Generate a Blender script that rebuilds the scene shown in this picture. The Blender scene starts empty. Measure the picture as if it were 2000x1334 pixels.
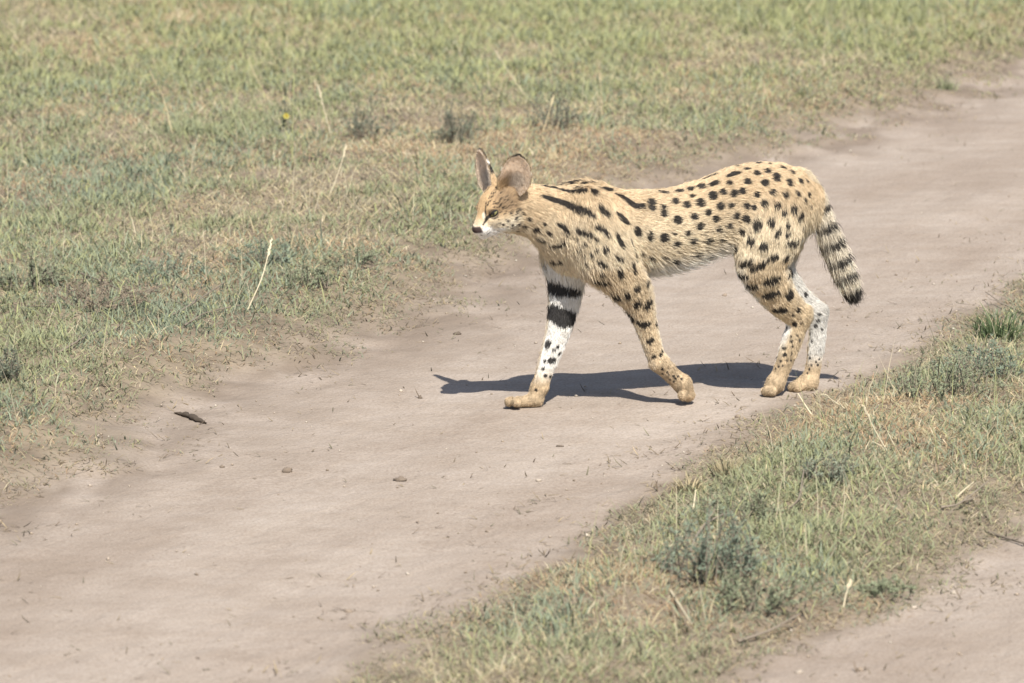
import bpy, math, random
import numpy as np
from mathutils import Vector, Matrix
from mathutils.bvhtree import BVHTree

rng = np.random.default_rng(7)
scene = bpy.context.scene
col = scene.collection

# ------------------------------------------------------------------ camera
CAM_H = 2.29
PITCH = math.radians(10.32)
FPX = 9360.0                       # focal length in pixels of a 2000 px wide frame
cam_data = bpy.data.cameras.new('camera')
cam = bpy.data.objects.new('camera', cam_data)
col.objects.link(cam)
cam.location = (0, 0, CAM_H)
cam.rotation_euler = (math.pi / 2 - PITCH, 0, 0)
cam_data.sensor_width = 36.0
cam_data.lens = 36.0 * FPX / 2000.0
cam_data.clip_start = 0.1
cam_data.clip_end = 3000
cam_data.dof.use_dof = True
cam_data.dof.focus_distance = 11.95
cam_data.dof.aperture_fstop = 6.3
scene.camera = cam

# ------------------------------------------------------------------ light
SUN_TO = Vector((0.18, -0.67, 1.0)).normalized()      # towards the sun
sun_el = math.asin(SUN_TO.z)
world = bpy.data.worlds.new('World')
scene.world = world
world.use_nodes = True
wn = world.node_tree.nodes
bg = wn['Background']
sky = wn.new('ShaderNodeTexSky')
sky.sky_type = 'NISHITA'
sky.sun_disc = False
sky.sun_elevation = sun_el
sky.sun_rotation = math.atan2(SUN_TO.x, SUN_TO.y)
sky.dust_density = 1.5
world.node_tree.links.new(sky.outputs[0], bg.inputs[0])
bg.inputs[1].default_value = 0.078
sd = bpy.data.lights.new('sun', 'SUN')
sd.energy = 4.2
sd.angle = math.radians(0.5)
sd.color = (1.0, 0.95, 0.87)
sun = bpy.data.objects.new('sun', sd)
col.objects.link(sun)
sun.rotation_euler = (-SUN_TO).to_track_quat('-Z', 'Y').to_euler()
sun.location = (2, -6, 12)
vs = scene.view_settings
vs.view_transform = 'Standard'
vs.look = 'None'
vs.exposure = 0.62
vs.gamma = 1.0
vs.use_curve_mapping = False

# ------------------------------------------------------------------ helpers
def props(o, label=None, cat=None, group=None, kind=None):
    if label: o['label'] = label
    if cat: o['category'] = cat
    if group: o['group'] = group
    if kind: o['kind'] = kind
    return o

def empty(name, loc, rz=0.0):
    o = bpy.data.objects.new(name, None)
    o.empty_display_size = 0.1
    col.objects.link(o)
    o.location = loc
    o.rotation_euler = (0, 0, rz)
    return o

def mesh_np(name, verts, loops, starts, mat, parent=None, colors=None, smooth=True):
    me = bpy.data.meshes.new(name)
    verts = np.asarray(verts, np.float32)
    loops = np.asarray(loops, np.int32)
    starts = np.asarray(starts, np.int32)
    me.vertices.add(len(verts))
    me.vertices.foreach_set('co', verts.ravel())
    me.loops.add(len(loops))
    me.loops.foreach_set('vertex_index', loops)
    me.polygons.add(len(starts))
    me.polygons.foreach_set('loop_start', starts)
    if smooth:
        me.polygons.foreach_set('use_smooth', np.ones(len(starts), bool))
    if colors is not None:
        at_ = me.attributes.new('col', 'FLOAT_COLOR', 'POINT')
        c4 = np.ones((len(verts), 4), np.float32)
        c4[:, :3] = colors
        at_.data.foreach_set('color', c4.ravel())
    me.update(calc_edges=True)
    if mat: me.materials.append(mat)
    o = bpy.data.objects.new(name, me)
    col.objects.link(o)
    if parent is not None: o.parent = parent
    return o

def smooth01(e0, e1, x):
    t = np.clip((x - e0) / (e1 - e0), 0, 1)
    return t * t * (3 - 2 * t)

def lerp(a, b, w): return a + (b - a) * w[:, None]

def _hash(ix, iy, s):
    n = (ix * 374761393 + iy * 668265263 + s * 1274126177) & 0xffffffff
    n = ((n ^ (n >> 13)) * 1274126177) & 0xffffffff
    return ((n ^ (n >> 16)) & 0xffff) / 65535.0

def vnoise(x, y, s=0):
    x = np.asarray(x, float); y = np.asarray(y, float)
    ix = np.floor(x).astype(np.int64); iy = np.floor(y).astype(np.int64)
    fx = x - ix; fy = y - iy
    fx = fx * fx * (3 - 2 * fx); fy = fy * fy * (3 - 2 * fy)
    a = _hash(ix, iy, s); b = _hash(ix + 1, iy, s)
    c = _hash(ix, iy + 1, s); d = _hash(ix + 1, iy + 1, s)
    return (a * (1 - fx) + b * fx) * (1 - fy) + (c * (1 - fx) + d * fx) * fy

def fbm(x, y, s=0, o=4):
    v = 0; a = 0.5; t = 0
    for k in range(o):
        v = v + a * vnoise(x * 2 ** k + 17.3 * k, y * 2 ** k - 9.1 * k, s + k)
        t += a; a *= 0.5
    return v / t

# photograph pixel -> viewing ray -> point on the ground / on a vertical plane
R_ = np.array([1.0, 0, 0]); U_ = np.array([0, math.sin(PITCH), math.cos(PITCH)])
F_ = np.array([0, math.cos(PITCH), -math.sin(PITCH)]); C_ = np.array([0, 0, CAM_H])
def ray(px, py): return R_ * ((px - 1000) / FPX) + U_ * ((667 - py) / FPX) + F_
def gnd(px, py, z=0.0):
    r = ray(px, py)
    return C_ + r * ((z - CAM_H) / r[2])

def nodes_of(mat):
    mat.use_nodes = True
    return mat.node_tree.nodes, mat.node_tree.links

def principled(name, rough=0.8, spec=0.3, color=None):
    m = bpy.data.materials.new(name)
    n, l = nodes_of(m)
    b = n['Principled BSDF']
    b.inputs['Roughness'].default_value = rough
    b.inputs['Specular IOR Level'].default_value = spec
    if color: b.inputs['Base Color'].default_value = (*color, 1)
    return m, n, l, b

def leaf_mat(name, attr='col', trans=0.35, rough=0.6, spec=0.2, up=0.62):
    """two sided leaf: colour from the blade's own attribute, some light passes through"""
    m = bpy.data.materials.new(name)
    n, l = nodes_of(m)
    b = n['Principled BSDF']; out = n['Material Output']
    a = n.new('ShaderNodeAttribute'); a.attribute_name = attr
    b.inputs['Roughness'].default_value = rough
    b.inputs['Specular IOR Level'].default_value = spec
    l.new(a.outputs['Color'], b.inputs['Base Color'])
    t = n.new('ShaderNodeBsdfTranslucent')
    l.new(a.outputs['Color'], t.inputs['Color'])
    # fine blades scatter light like a turf: soften the facet normal towards the sky
    ge = n.new('ShaderNodeNewGeometry'); vm = n.new('ShaderNodeMix'); vm.data_type = 'VECTOR'
    vm.inputs[0].default_value = up; vm.inputs[5].default_value = (0, 0, 1)
    l.new(ge.outputs['Normal'], vm.inputs[4])
    nn = n.new('ShaderNodeVectorMath'); nn.operation = 'NORMALIZE'; l.new(vm.outputs[1], nn.inputs[0])
    l.new(nn.outputs[0], b.inputs['Normal'])
    mx = n.new('ShaderNodeMixShader'); mx.inputs[0].default_value = trans
    l.new(b.outputs[0], mx.inputs[1]); l.new(t.outputs[0], mx.inputs[2])
    l.new(mx.outputs[0], out.inputs[0])
    return m

scene.cycles.max_bounces = 6
scene.cycles.diffuse_bounces = 3
scene.cycles.glossy_bounces = 2
scene.cycles.transmission_bounces = 3

# ------------------------------------------------------------------ the ground
def edge_fn(pix, z=0.0, z_far=None):
    p = np.array([gnd(*q, z if z_far is None else float(np.interp(q[0], (800, 1300), (z, z_far))))[:2] for q in pix])
    p = p[np.argsort(p[:, 1])]
    ys, xs = p[:, 1], p[:, 0]
    s0 = (xs[3] - xs[0]) / (ys[3] - ys[0]); s1 = (xs[-1] - xs[-4]) / (ys[-1] - ys[-4])
    def f(y):
        y = np.asarray(y, float)
        v = np.interp(y, ys, xs)
        v = np.where(y < ys[0], xs[0] + (y - ys[0]) * s0, v)
        return np.where(y > ys[-1], xs[-1] + (y - ys[-1]) * s1, v)
    return f
edge_left = edge_fn([(0, 885), (150, 825), (270, 765), (350, 715), (450, 680), (560, 640), (680, 585), (800, 545),
                     (900, 495), (970, 470), (1060, 420), (1240, 352), (1340, 312), (1440, 298), (1560, 268),
                     (1660, 232), (1790, 180), (1890, 145), (2000, 78)], 0.078, 0.022)
edge_a = edge_fn([(770, 1334), (850, 1255), (1000, 1150), (1170, 1062), (1280, 1010), (1330, 945), (1390, 905),
                  (1500, 852), (1575, 805), (1700, 748), (1820, 690), (1900, 652), (2000, 575)], -0.012)
TDIR = gnd(1890, 145) - gnd(0, 885); TANG = math.atan2(TDIR[1], TDIR[0])
edge_b = edge_fn([(1440, 1334), (1510, 1262), (1620, 1215), (1720, 1180), (1850, 1085), (1950, 1030), (2000, 1000)])
RUT2 = 1.35

def masks(x, y):
    """signed distance (m) into grass: left verge, middle strip, right verge"""
    wob = (fbm(x * 3.1, y * 2.1, 5, 3) - 0.5) * 0.26 + (fbm(x * 11, y * 8, 6, 2) - 0.5) * 0.10
    dl = (edge_left(y) - x) * 0.9 + wob
    dm = np.minimum(x - edge_a(y), edge_b(y) - x) * 0.9 + wob * 0.55
    dr = (x - edge_b(y) - RUT2) * 0.9 + wob
    return dl, dm, dr

def gz(x, y, fine=True):
    dl, dm, dr = masks(x, y)
    lump = (fbm(x * 5, y * 4, 11, 3) - 0.5)
    gl = smooth01(-0.16, 0.26, dl); gm = smooth01(-0.05, 0.3, dm); gr = smooth01(-0.1, 0.5, dr)
    z = 0.085 * gl + 0.045 * gm + 0.07 * gr + (gl + gm + gr) * lump * 0.05
    bare = 1 - np.clip(gl + gm + gr, 0, 1)
    edge = np.exp(-np.minimum(np.minimum(abs(dl + 0.12), abs(dm + 0.06)), abs(dr + .1)) / 0.09)
    al = x * math.cos(TANG) + y * math.sin(TANG); ac = -x * math.sin(TANG) + y * math.cos(TANG)
    calm = 1 - 0.8 * np.exp(-((x - 0.38) ** 2 + (y - 11.8) ** 2) / 0.45 ** 2)
    z = z + bare * calm * (fbm(ac * 3.2, al * 0.9, 23, 4) - 0.5) * 0.024
    z = z + bare * (edge * (fbm(x * 14, y * 10, 31, 3) - 0.45) * 0.026)
    if fine:
        z = z + (fbm(x * 23, y * 17, 41, 2) - 0.5) * (0.003 + 0.006 * (1 - bare))
    return z

def grid_lines(lo, hi, step, far):
    mid = np.arange(lo, hi + step * 0.5, step)
    out = []
    d = step
    v = hi
    while v < far:
        d *= 1.35; v += d; out.append(v)
    hi_l = np.array(out)
    out = []
    d = step; v = lo
    while v > -far:
        d *= 1.35; v -= d; out.append(v)
    return np.concatenate([np.array(out)[::-1], mid, hi_l])
gx = grid_lines(-3.0, 3.0, 0.020, 900.0)
gy = grid_lines(8.2, 21.5, 0.027, 900.0)
GX, GY = np.meshgrid(gx, gy, indexing='ij')
GZ = gz(GX, GY)
far_fade = smooth01(60, 25, np.hypot(GX, GY - 14))
GZ = GZ * far_fade
nx, ny = len(gx), len(gy)
gverts = np.stack([GX, GY, GZ], -1).reshape(-1, 3)
dl, dm, dr = masks(GX, GY)
gmask = np.clip(smooth01(-0.16, 0.10, dl) + smooth01(-0.10, 0.06, dm) + smooth01(-0.12, 0.1, dr), 0, 1)
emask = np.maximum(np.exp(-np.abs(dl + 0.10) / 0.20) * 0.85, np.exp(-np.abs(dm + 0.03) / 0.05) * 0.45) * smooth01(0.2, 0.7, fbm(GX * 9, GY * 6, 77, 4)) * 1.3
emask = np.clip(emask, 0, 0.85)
gmask_c = (gmask[:-1, :-1] + gmask[1:, 1:] + gmask[1:, :-1] + gmask[:-1, 1:]) / 4
ii, jj = np.meshgrid(np.arange(nx - 1), np.arange(ny - 1), indexing='ij')
v00 = ii * ny + jj
quads = np.stack([v00, v00 + ny, v00 + ny + 1, v00 + 1], -1).reshape(-1, 4)
gxg = np.gradient(GZ, gx, axis=0); gyg = np.gradient(GZ, gy, axis=1)
gnor = np.stack([-gxg, -gyg, np.ones_like(GZ)], -1)
gnor /= np.linalg.norm(gnor, axis=-1, keepdims=True)
gnor = gnor.reshape(-1, 3)

def soil_material():
    m, n, l, b = principled('packed_earth', 0.95, 0.1)
    tc = n.new('ShaderNodeNewGeometry')
    def mapping(sx, sy):
        mp = n.new('ShaderNodeMapping'); mp.inputs['Scale'].default_value = (sx, sy, 1)
        l.new(tc.outputs['Position'], mp.inputs['Vector']); return mp
    rot = n.new('ShaderNodeMapping'); rot.inputs['Rotation'].default_value = (0, 0, -TANG)
    l.new(tc.outputs['Position'], rot.inputs['Vector'])
    def along(sx, sy):
        mp = n.new('ShaderNodeMapping'); mp.inputs['Scale'].default_value = (sx, sy, 1)
        l.new(rot.outputs[0], mp.inputs['Vector']); return mp
    def noise(scale, detail, mp=None, rough=0.55):
        t = n.new('ShaderNodeTexNoise'); t.inputs['Scale'].default_value = scale
        t.inputs['Detail'].default_value = detail; t.inputs['Roughness'].default_value = rough
        l.new((mp or tc).outputs[0 if mp else 'Position'], t.inputs['Vector']); return t
    def ramp(src, a, ca, b_, cb):
        r = n.new('ShaderNodeValToRGB'); e = r.color_ramp.elements
        e[0].position = a; e[0].color = (*ca, 1); e[1].position = b_; e[1].color = (*cb, 1)
        l.new(src, r.inputs[0]); return r
    def mix(fac, a, b_, mode='MIX'):
        x = n.new('ShaderNodeMix'); x.data_type = 'RGBA'; x.blend_type = mode
        if isinstance(fac, float): x.inputs[0].default_value = fac
        else: l.new(fac, x.inputs[0])
        for k, v in ((6, a), (7, b_)):
            if isinstance(v, tuple): x.inputs[k].default_value = (*v, 1)
            else: l.new(v, x.inputs[k])
        return x.outputs[2]
    big = noise(1.7, 5, along(0.5, 1.1))
    c1 = ramp(big.outputs[0], 0.36, (0.318, 0.262, 0.213), 0.66, (0.400, 0.342, 0.288))
    streak = noise(6.0, 6, mapping(0.8, 1.4), 0.68)
    c2 = ramp(streak.outputs[0], 0.35, (0.90, 0.885, 0.87), 0.68, (1.06, 1.07, 1.09))
    base = mix(1.0, c1.outputs[0], c2.outputs[0], 'MULTIPLY')
    grit = noise(160, 1)
    c3 = ramp(grit.outputs[0], 0.33, (0.86, 0.84, 0.82), 0.62, (1.05, 1.05, 1.05))
    base = mix(1.0, base, c3.outputs[0], 'MULTIPLY')
    # dark crumbs of dry grass pressed into the dust
    crumb = noise(60, 1, mapping(1, 1.3), 0.4)
    cr = ramp(crumb.outputs[0], 0.70, (0, 0, 0), 0.76, (1, 1, 1))
    patch = noise(3.0, 1)
    pr = ramp(patch.outputs[0], 0.45, (0, 0, 0), 0.7, (0.55, 0.55, 0.55))
    k = n.new('ShaderNodeMath'); k.operation = 'MULTIPLY'
    l.new(cr.outputs[0], k.inputs[0]); l.new(pr.outputs[0], k.inputs[1])
    base = mix(k.outputs[0], base, (0.16, 0.125, 0.09))
    # darker crumbly soil along the foot of the verges
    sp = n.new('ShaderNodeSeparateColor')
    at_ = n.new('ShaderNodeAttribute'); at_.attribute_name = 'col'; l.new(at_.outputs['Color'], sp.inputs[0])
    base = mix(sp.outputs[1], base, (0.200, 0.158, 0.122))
    # soil with litter under the grass
    lit = noise(9, 3)
    c4 = ramp(lit.outputs[0], 0.35, (0.165, 0.132, 0.098), 0.68, (0.265, 0.215, 0.155))
    base = mix(sp.outputs[0], base, c4.outputs[0])
    l.new(base, b.inputs['Base Color'])
    bn = noise(70, 3, None, 0.6); bn2 = noise(14, 3, along(0.6, 1.3))
    ad = n.new('ShaderNodeMath'); ad.operation = 'MULTIPLY_ADD'; ad.inputs[1].default_value = 2.2
    l.new(bn2.outputs[0], ad.inputs[0]); l.new(bn.outputs[0], ad.inputs[2])
    bp = n.new('ShaderNodeBump'); bp.inputs['Strength'].default_value = 0.6; bp.inputs['Distance'].default_value = 0.006
    l.new(ad.outputs[0], bp.inputs['Height']); l.new(bp.outputs[0], b.inputs['Normal'])
    return m
soil = soil_material()

def ground_piece(name, sel):
    q = quads[sel]
    used, inv = np.unique(q.ravel(), return_inverse=True)
    mk = gmask.reshape(-1)[used]
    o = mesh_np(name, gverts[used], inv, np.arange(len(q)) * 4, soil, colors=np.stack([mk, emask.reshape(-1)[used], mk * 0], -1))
    o.data.normals_split_custom_set_from_vertices(gnor[used].tolist())
    o['kind'] = 'structure'
    return o
mid_line = (edge_a(GY) + edge_left(GY)) / 2
cx_ = (GX[:-1, :-1] + GX[1:, 1:]) / 2; cy_ = (GY[:-1, :-1] + GY[1:, 1:]) / 2
bare_c = (gmask_c < 0.5)
near_zone = np.abs(cy_ - 15) < 45
is_t1 = bare_c & (cx_ < (edge_a(cy_) + edge_b(cy_)) / 2)
is_t2 = bare_c & ~is_t1
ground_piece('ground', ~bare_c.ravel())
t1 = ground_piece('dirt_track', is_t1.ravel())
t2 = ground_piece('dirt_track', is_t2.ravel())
props(t1, 'wide bare dirt wheel track that the spotted cat walks across')
props(t2, 'second bare dirt wheel track in the lower right corner')

# ------------------------------------------------------------------ grass
SAGE = np.array([0.338, 0.360, 0.210]); BLUE = np.array([0.290, 0.332, 0.232]); LIME = np.array([0.415, 0.428, 0.208])
STRAW = np.array([0.56, 0.475, 0.295]); PALE = np.array([0.64, 0.56, 0.39]); RUST = np.array([0.46, 0.32, 0.20]); GREY = np.array([0.32, 0.28, 0.21])

def blades(name, x, y, z, h, w, az, lean, curl, colr, mat, seg=2):
    n = len(x)
    d = np.stack([np.cos(az), np.sin(az), np.zeros(n)], -1)
    s = np.stack([-np.sin(az), np.cos(az), np.zeros(n)], -1) * (w / 2)[:, None]
    # blades are twisted: the flat side does not always face along the lean
    tw = rng.uniform(-1.2, 1.2, n)
    s = s * np.cos(tw)[:, None] + d * ((w / 2) * np.sin(tw))[:, None]
    root = np.stack([x, y, z - 0.004], -1)
    def step(a, f): return d * (np.sin(a) * h * f)[:, None] + np.array([0, 0, 1.0]) * (np.cos(a) * h * f)[:, None]
    mid = root + step(lean, 0.5); tip = mid + step(lean + curl, 0.5)
    V = np.stack([root - s, root + s, mid + s * 0.85, mid - s * 0.85, tip], 1).reshape(-1, 3)
    b = np.arange(n)[:, None] * 5
    loops = (b + np.array([0, 1, 2, 3, 3, 2, 4])).ravel()
    starts = (np.arange(n)[:, None] * 7 + np.array([0, 4])).ravel()
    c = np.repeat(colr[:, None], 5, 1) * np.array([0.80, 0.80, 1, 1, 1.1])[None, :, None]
    return mesh_np(name, V, loops, starts, mat, colors=c.reshape(-1, 3), smooth=False)

grass_m = leaf_mat('grass_blade')
def grass_field():
    NCAND = 3000000
    y = rng.uniform(8.0, 25.0, NCAND); x = rng.uniform(-1, 1, NCAND) * (0.107 * y + 1.4)
    y_keep = rng.random(NCAND) < (0.107 * y + 1.4) / 4.1
    x, y = x[y_keep], y[y_keep]
    dl, dm, dr = masks(x, y)
    inside = np.abs(x) < 0.109 * y + 0.06
    cl = fbm(x * 9, y * 7, 61, 3)
    best = np.maximum(np.maximum(dl, dm), dr)
    band = np.where(dl > np.maximum(dm, dr), 0.17, 0.09)
    den = smooth01(-0.85, 0.15, best / band + (cl - 0.5) * 2.6)
    den *= 0.72 + 0.28 * smooth01(0.3, 0.5, fbm(x * 3, y * 2.4, 71, 3))
    den *= np.where(inside, 1.0, 0.2) * np.where(dl > dm, 0.74 * np.clip(14.0 / y, 0.6, 1.0), 1.55)
    k = rng.random(len(x)) < den
    x, y, best, cl, dl, dm = x[k], y[k], best[k], cl[k], dl[k], dm[k]
    n = len(x)
    patch = fbm(x * 1.3, y * 0.8, 81, 4); p2 = fbm(x * 4.5, y * 3.2, 91, 3); p3 = fbm(x * 2.2, y * 1.7, 101, 3)
    greenness = np.clip(0.57 + (patch - 0.5) * 1.6 + (p2 - 0.5) * 1.5, 0.08, 0.9)
    greenness = np.where(dm > dl, greenness - 0.05, greenness)
    dusty = smooth01(0.22, -0.12, best)
    greenness *= 1 - 0.6 * dusty
    u = rng.random(n); v = rng.random(n)
    gr = np.where((v < np.clip(0.35 + (p3 - 0.5) * 2.5, 0.05, 0.9))[:, None], BLUE, SAGE)
    lime_w = smooth01(15.5, 19.0, y + 2 * (p3 - 0.5)) * 0.55 + 0.1
    gr = np.where((rng.random(n) < lime_w)[:, None], LIME, gr)
    dr_ = np.where((v < 0.45)[:, None], STRAW, np.where((v < 0.62)[:, None], PALE, np.where((v < 0.62 + 0.38 * smooth01(0.45, 0.62, p3))[:, None], RUST, GREY)))
    c = np.where((u < greenness)[:, None], gr, dr_)
    c = c * rng.normal(1, 0.16, n)[:, None]
    c = lerp(c, np.array([0.30, 0.255, 0.185]), dusty * rng.uniform(0.1, 0.8, n))
    isg = u < greenness
    h = np.where(isg, rng.uniform(0.024, 0.056, n), rng.uniform(0.018, 0.058, n)) * (0.45 + 0.55 * p2 + 0.65 * cl) * (1 - 0.45 * dusty)
    h *= 0.9 + 0.5 * smooth01(16, 20, y)
    tall = rng.random(n) < 0.02
    h = np.where(tall, h * 2.0, h)
    w = rng.uniform(0.0018, 0.0042, n) * np.clip(y / 13, 0.9, 1.5)
    w = np.where(isg, w * 1.15, w)
    stem = (rng.random(n) < 0.0035) & (best > 0.12)
    h = np.where(stem, rng.uniform(0.08, 0.20, n), h); w = np.where(stem, 0.0017, w)
    az = rng.uniform(0, 2 * math.pi, n) + 0.0
    lean = np.where(isg, rng.uniform(0.3, 1.5, n), rng.uniform(0.6, 1.55, n)) + 0.15 * dusty
    curl = rng.uniform(0.1, 0.9, n)
    lean = np.where(stem, rng.uniform(0.05, 0.5, n), lean); curl = np.where(stem, rng.uniform(0.0, 0.3, n), curl)
    c = np.where(stem[:, None], np.where((v < 0.5)[:, None], PALE, LIME) * 1.0, c)
    z = gz(x, y)
    print('grass blades', n, flush=True)
    side = dm > dl
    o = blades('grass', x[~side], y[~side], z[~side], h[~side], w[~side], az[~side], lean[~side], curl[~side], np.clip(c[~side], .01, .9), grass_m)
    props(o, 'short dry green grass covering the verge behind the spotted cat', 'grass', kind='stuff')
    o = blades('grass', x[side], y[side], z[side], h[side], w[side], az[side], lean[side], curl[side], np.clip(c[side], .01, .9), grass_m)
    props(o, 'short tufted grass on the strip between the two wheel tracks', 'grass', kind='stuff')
grass_field()

def litter_field():
    N = 260000
    y = rng.uniform(8.2, 23, N); x = rng.uniform(-1, 1, N) * (0.107 * y + 0.8)
    dl, dm, dr = masks(x, y)
    best = np.maximum(np.maximum(dl, dm), dr)
    cl = fbm(x * 11, y * 8, 111, 3)
    den = np.where(best > 0.05, 0.0, np.exp(best / 0.13)) * smooth01(0.42, 0.62, cl) * 0.9 + 0.004 * (best < 0)
    k = rng.random(N) < den
    x, y = x[k], y[k]; n = len(x)
    pal = np.array([[0.20, 0.155, 0.11], [0.27, 0.22, 0.155], [0.38, 0.31, 0.20], [0.26, 0.24, 0.16], [0.46, 0.37, 0.24]])
    c = pal[rng.integers(0, 5, n)] * rng.normal(1, .12, n)[:, None]
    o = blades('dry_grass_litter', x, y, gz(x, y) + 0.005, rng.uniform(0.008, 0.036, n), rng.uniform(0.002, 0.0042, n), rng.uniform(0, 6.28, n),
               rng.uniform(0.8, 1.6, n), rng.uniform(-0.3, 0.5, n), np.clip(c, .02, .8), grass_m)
    props(o, 'loose dry grass bits scattered on bare dirt along the grass edges', 'litter', kind='stuff')
litter_field()

stone_m, n_, l_, b_ = principled('earth_clod', 0.95, 0.1)
a_ = n_.new('ShaderNodeAttribute'); a_.attribute_name = 'col'
nt_ = n_.new('ShaderNodeTexNoise'); nt_.inputs['Scale'].default_value = 90; nt_.inputs['Detail'].default_value = 4
tcn = n_.new('ShaderNodeTexCoord'); l_.new(tcn.outputs['Object'], nt_.inputs['Vector'])
mr = n_.new('ShaderNodeMapRange'); mr.inputs[3].default_value = 0.7; mr.inputs[4].default_value = 1.25; l_.new(nt_.outputs[0], mr.inputs[0])
mm = n_.new('ShaderNodeMix'); mm.data_type = 'RGBA'; mm.blend_type = 'MULTIPLY'; mm.inputs[0].default_value = 1
l_.new(a_.outputs['Color'], mm.inputs[6]); l_.new(mr.outputs[0], mm.inputs[7]); l_.new(mm.outputs[2], b_.inputs['Base Color'])

OCT_V = np.array([[1, 0, 0], [-1, 0, 0], [0, 1, 0], [0, -1, 0], [0, 0, 1], [0, 0, -1.0]])
OCT_F = np.array([[0, 2, 4], [2, 1, 4], [1, 3, 4], [3, 0, 4], [2, 0, 5], [1, 2, 5], [3, 1, 5], [0, 3, 5]])
def grit_field():
    N = 16000
    y = rng.uniform(8.3, 21, N); x = rng.uniform(-1, 1, N) * (0.107 * y + 0.7)
    dl, dm, dr = masks(x, y); best = np.maximum(np.maximum(dl, dm), dr)
    k = (best < 0.05) & (rng.random(N) < 0.12 + 0.88 * np.exp(np.minimum(best, 0) / 0.25) * smooth01(0.4, 0.65, fbm(x * 5, y * 4, 131, 3)))
    x, y = x[k], y[k]; n = len(x)
    r = 0.0016 + 0.0042 * rng.random(n) ** 4
    V = OCT_V[None] * r[:, None, None] * rng.uniform(0.6, 1.3, (n, 6, 1)) * np.array([1, 1, 0.7])
    a = rng.uniform(0, 6.28, n)
    ca, sa = np.cos(a)[:, None], np.sin(a)[:, None]
    V = np.stack([V[..., 0] * ca - V[..., 1] * sa, V[..., 0] * sa + V[..., 1] * ca, V[..., 2]], -1)
    V += np.stack([x, y, gz(x, y) + r * 0.35], -1)[:, None]
    loops = (np.arange(n)[:, None, None] * 6 + OCT_F[None]).ravel()
    pal = np.array([[0.36, 0.29, 0.22], [0.42, 0.35, 0.28], [0.25, 0.20, 0.15], [0.52, 0.46, 0.38]])
    c = np.repeat(pal[rng.integers(0, 4, n)][:, None], 6, 1)
    o = mesh_np('gravel', V.reshape(-1, 3), loops, np.arange(n * 8) * 3, stone_m, colors=c.reshape(-1, 3), smooth=False)
    props(o, 'tiny crumbs of earth and grit strewn over the dirt tracks', 'gravel', kind='stuff')
grit_field()

# ------------------------------------------------------------------ the serval
YAW = math.atan(0.32)
O_ = gnd(1300, 782.5)
BU = np.array([math.cos(YAW), math.sin(YAW), 0.0])       # towards the tail
BL = np.array([math.sin(YAW), -math.cos(YAW), 0.0])      # towards the viewer's side
BZ = np.array([0, 0, 1.0])
PX = 1 / 780.0
def to_local(p): d = np.asarray(p) - O_; return np.array([d @ BU, d @ BL, d @ BZ])
def to_world(q): q = np.asarray(q); return O_ + q[..., 0:1] * BU + q[..., 1:2] * BL + q[..., 2:3] * BZ
def P(px, py, lat):
    r = ray(px, py)
    t = ((O_ - C_) @ BL + lat) / (r @ BL)
    return to_local(C_ + r * t)

prims = []        # kind, group, a, b, ra, rb, lateral scale, blend
G = dict(trunk=0, head=1, ff=2, fn=3, hn=4, hf=5, tail=6)
def chain(group, pts, ls=1.0, k=0.025):
    """pts: (px, py, lateral metres, radius px)"""
    q = np.array([[*P(x, y, la), r * PX] for x, y, la, r in pts])
    if len(q) > 2:                                   # Catmull-Rom through the joints
        e = np.vstack([2 * q[0] - q[1], q, 2 * q[-1] - q[-2]]); o = []
        for i in range(1, len(e) - 2):
            for t in (0, 1 / 3, 2 / 3):
                a, b, c, d = e[i - 1:i + 3]
                o.append(0.5 * (2 * b + (c - a) * t + (2 * a - 5 * b + 4 * c - d) * t * t + (3 * b - a - 3 * c + d) * t ** 3))
        q = np.vstack([o, q[-1:]])
    prims.append(('chain', G[group], q[:, :3], None, q[:, 3], None, ls, k))
def ball(group, px, py, lat, r, k=0.012, ls=1.0):
    a = P(px, py, lat); prims.append(('cone', G[group], a, a + np.array([1e-5, 0, 0]), r * PX, r * PX, ls, k))

# trunk (neck -> rump)
chain('trunk', [(1020, 402, 0.012, 40), (1072, 415, 0.006, 51), (1120, 436, 0.0, 68), (1165, 452, 0.0, 80), (1235, 452, 0, 80),
                (1310, 446, 0, 77), (1390, 420, 0, 73), (1450, 397, 0, 74), (1510, 390, 0, 72), (1548, 398, 0, 60)], 0.80, 0.04)
chain('trunk', [(1075, 440, 0.004, 38), (1116, 484, 0.0, 38)], 0.8, 0.04)          # brisket
# shoulder blades
chain('fn', [(1150, 392, 0.050, 22), (1150, 440, 0.062, 44), (1182, 500, 0.064, 47)], 0.8, 0.05)
chain('ff', [(1165, 390, -0.048, 27), (1130, 388, -0.050, 31), (1110, 440, -0.060, 44), (1105, 500, -0.055, 42)], 0.8, 0.05)
# near front leg
chain('fn', [(1182, 500, 0.062, 46), (1222, 548, 0.060, 39), (1244, 580, 0.055, 30), (1260, 630, 0.050, 21.5),
             (1277, 685, 0.047, 17), (1287, 708, 0.046, 17)], 0.85, 0.022)
chain('fn', [(1287, 708, 0.046, 17), (1312, 732, 0.046, 16), (1333, 750, 0.046, 16)], 1.0, 0.012)
chain('fn', [(1333, 750, 0.046, 16.5), (1343, 770, 0.046, 13)], 1.15, 0.012)
for dx, la in ((-8, 0.064), (2, 0.053), (5, 0.039), (-3, 0.028)):
    ball('fn', 1342 + dx, 772, la, 10, 0.006)
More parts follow.
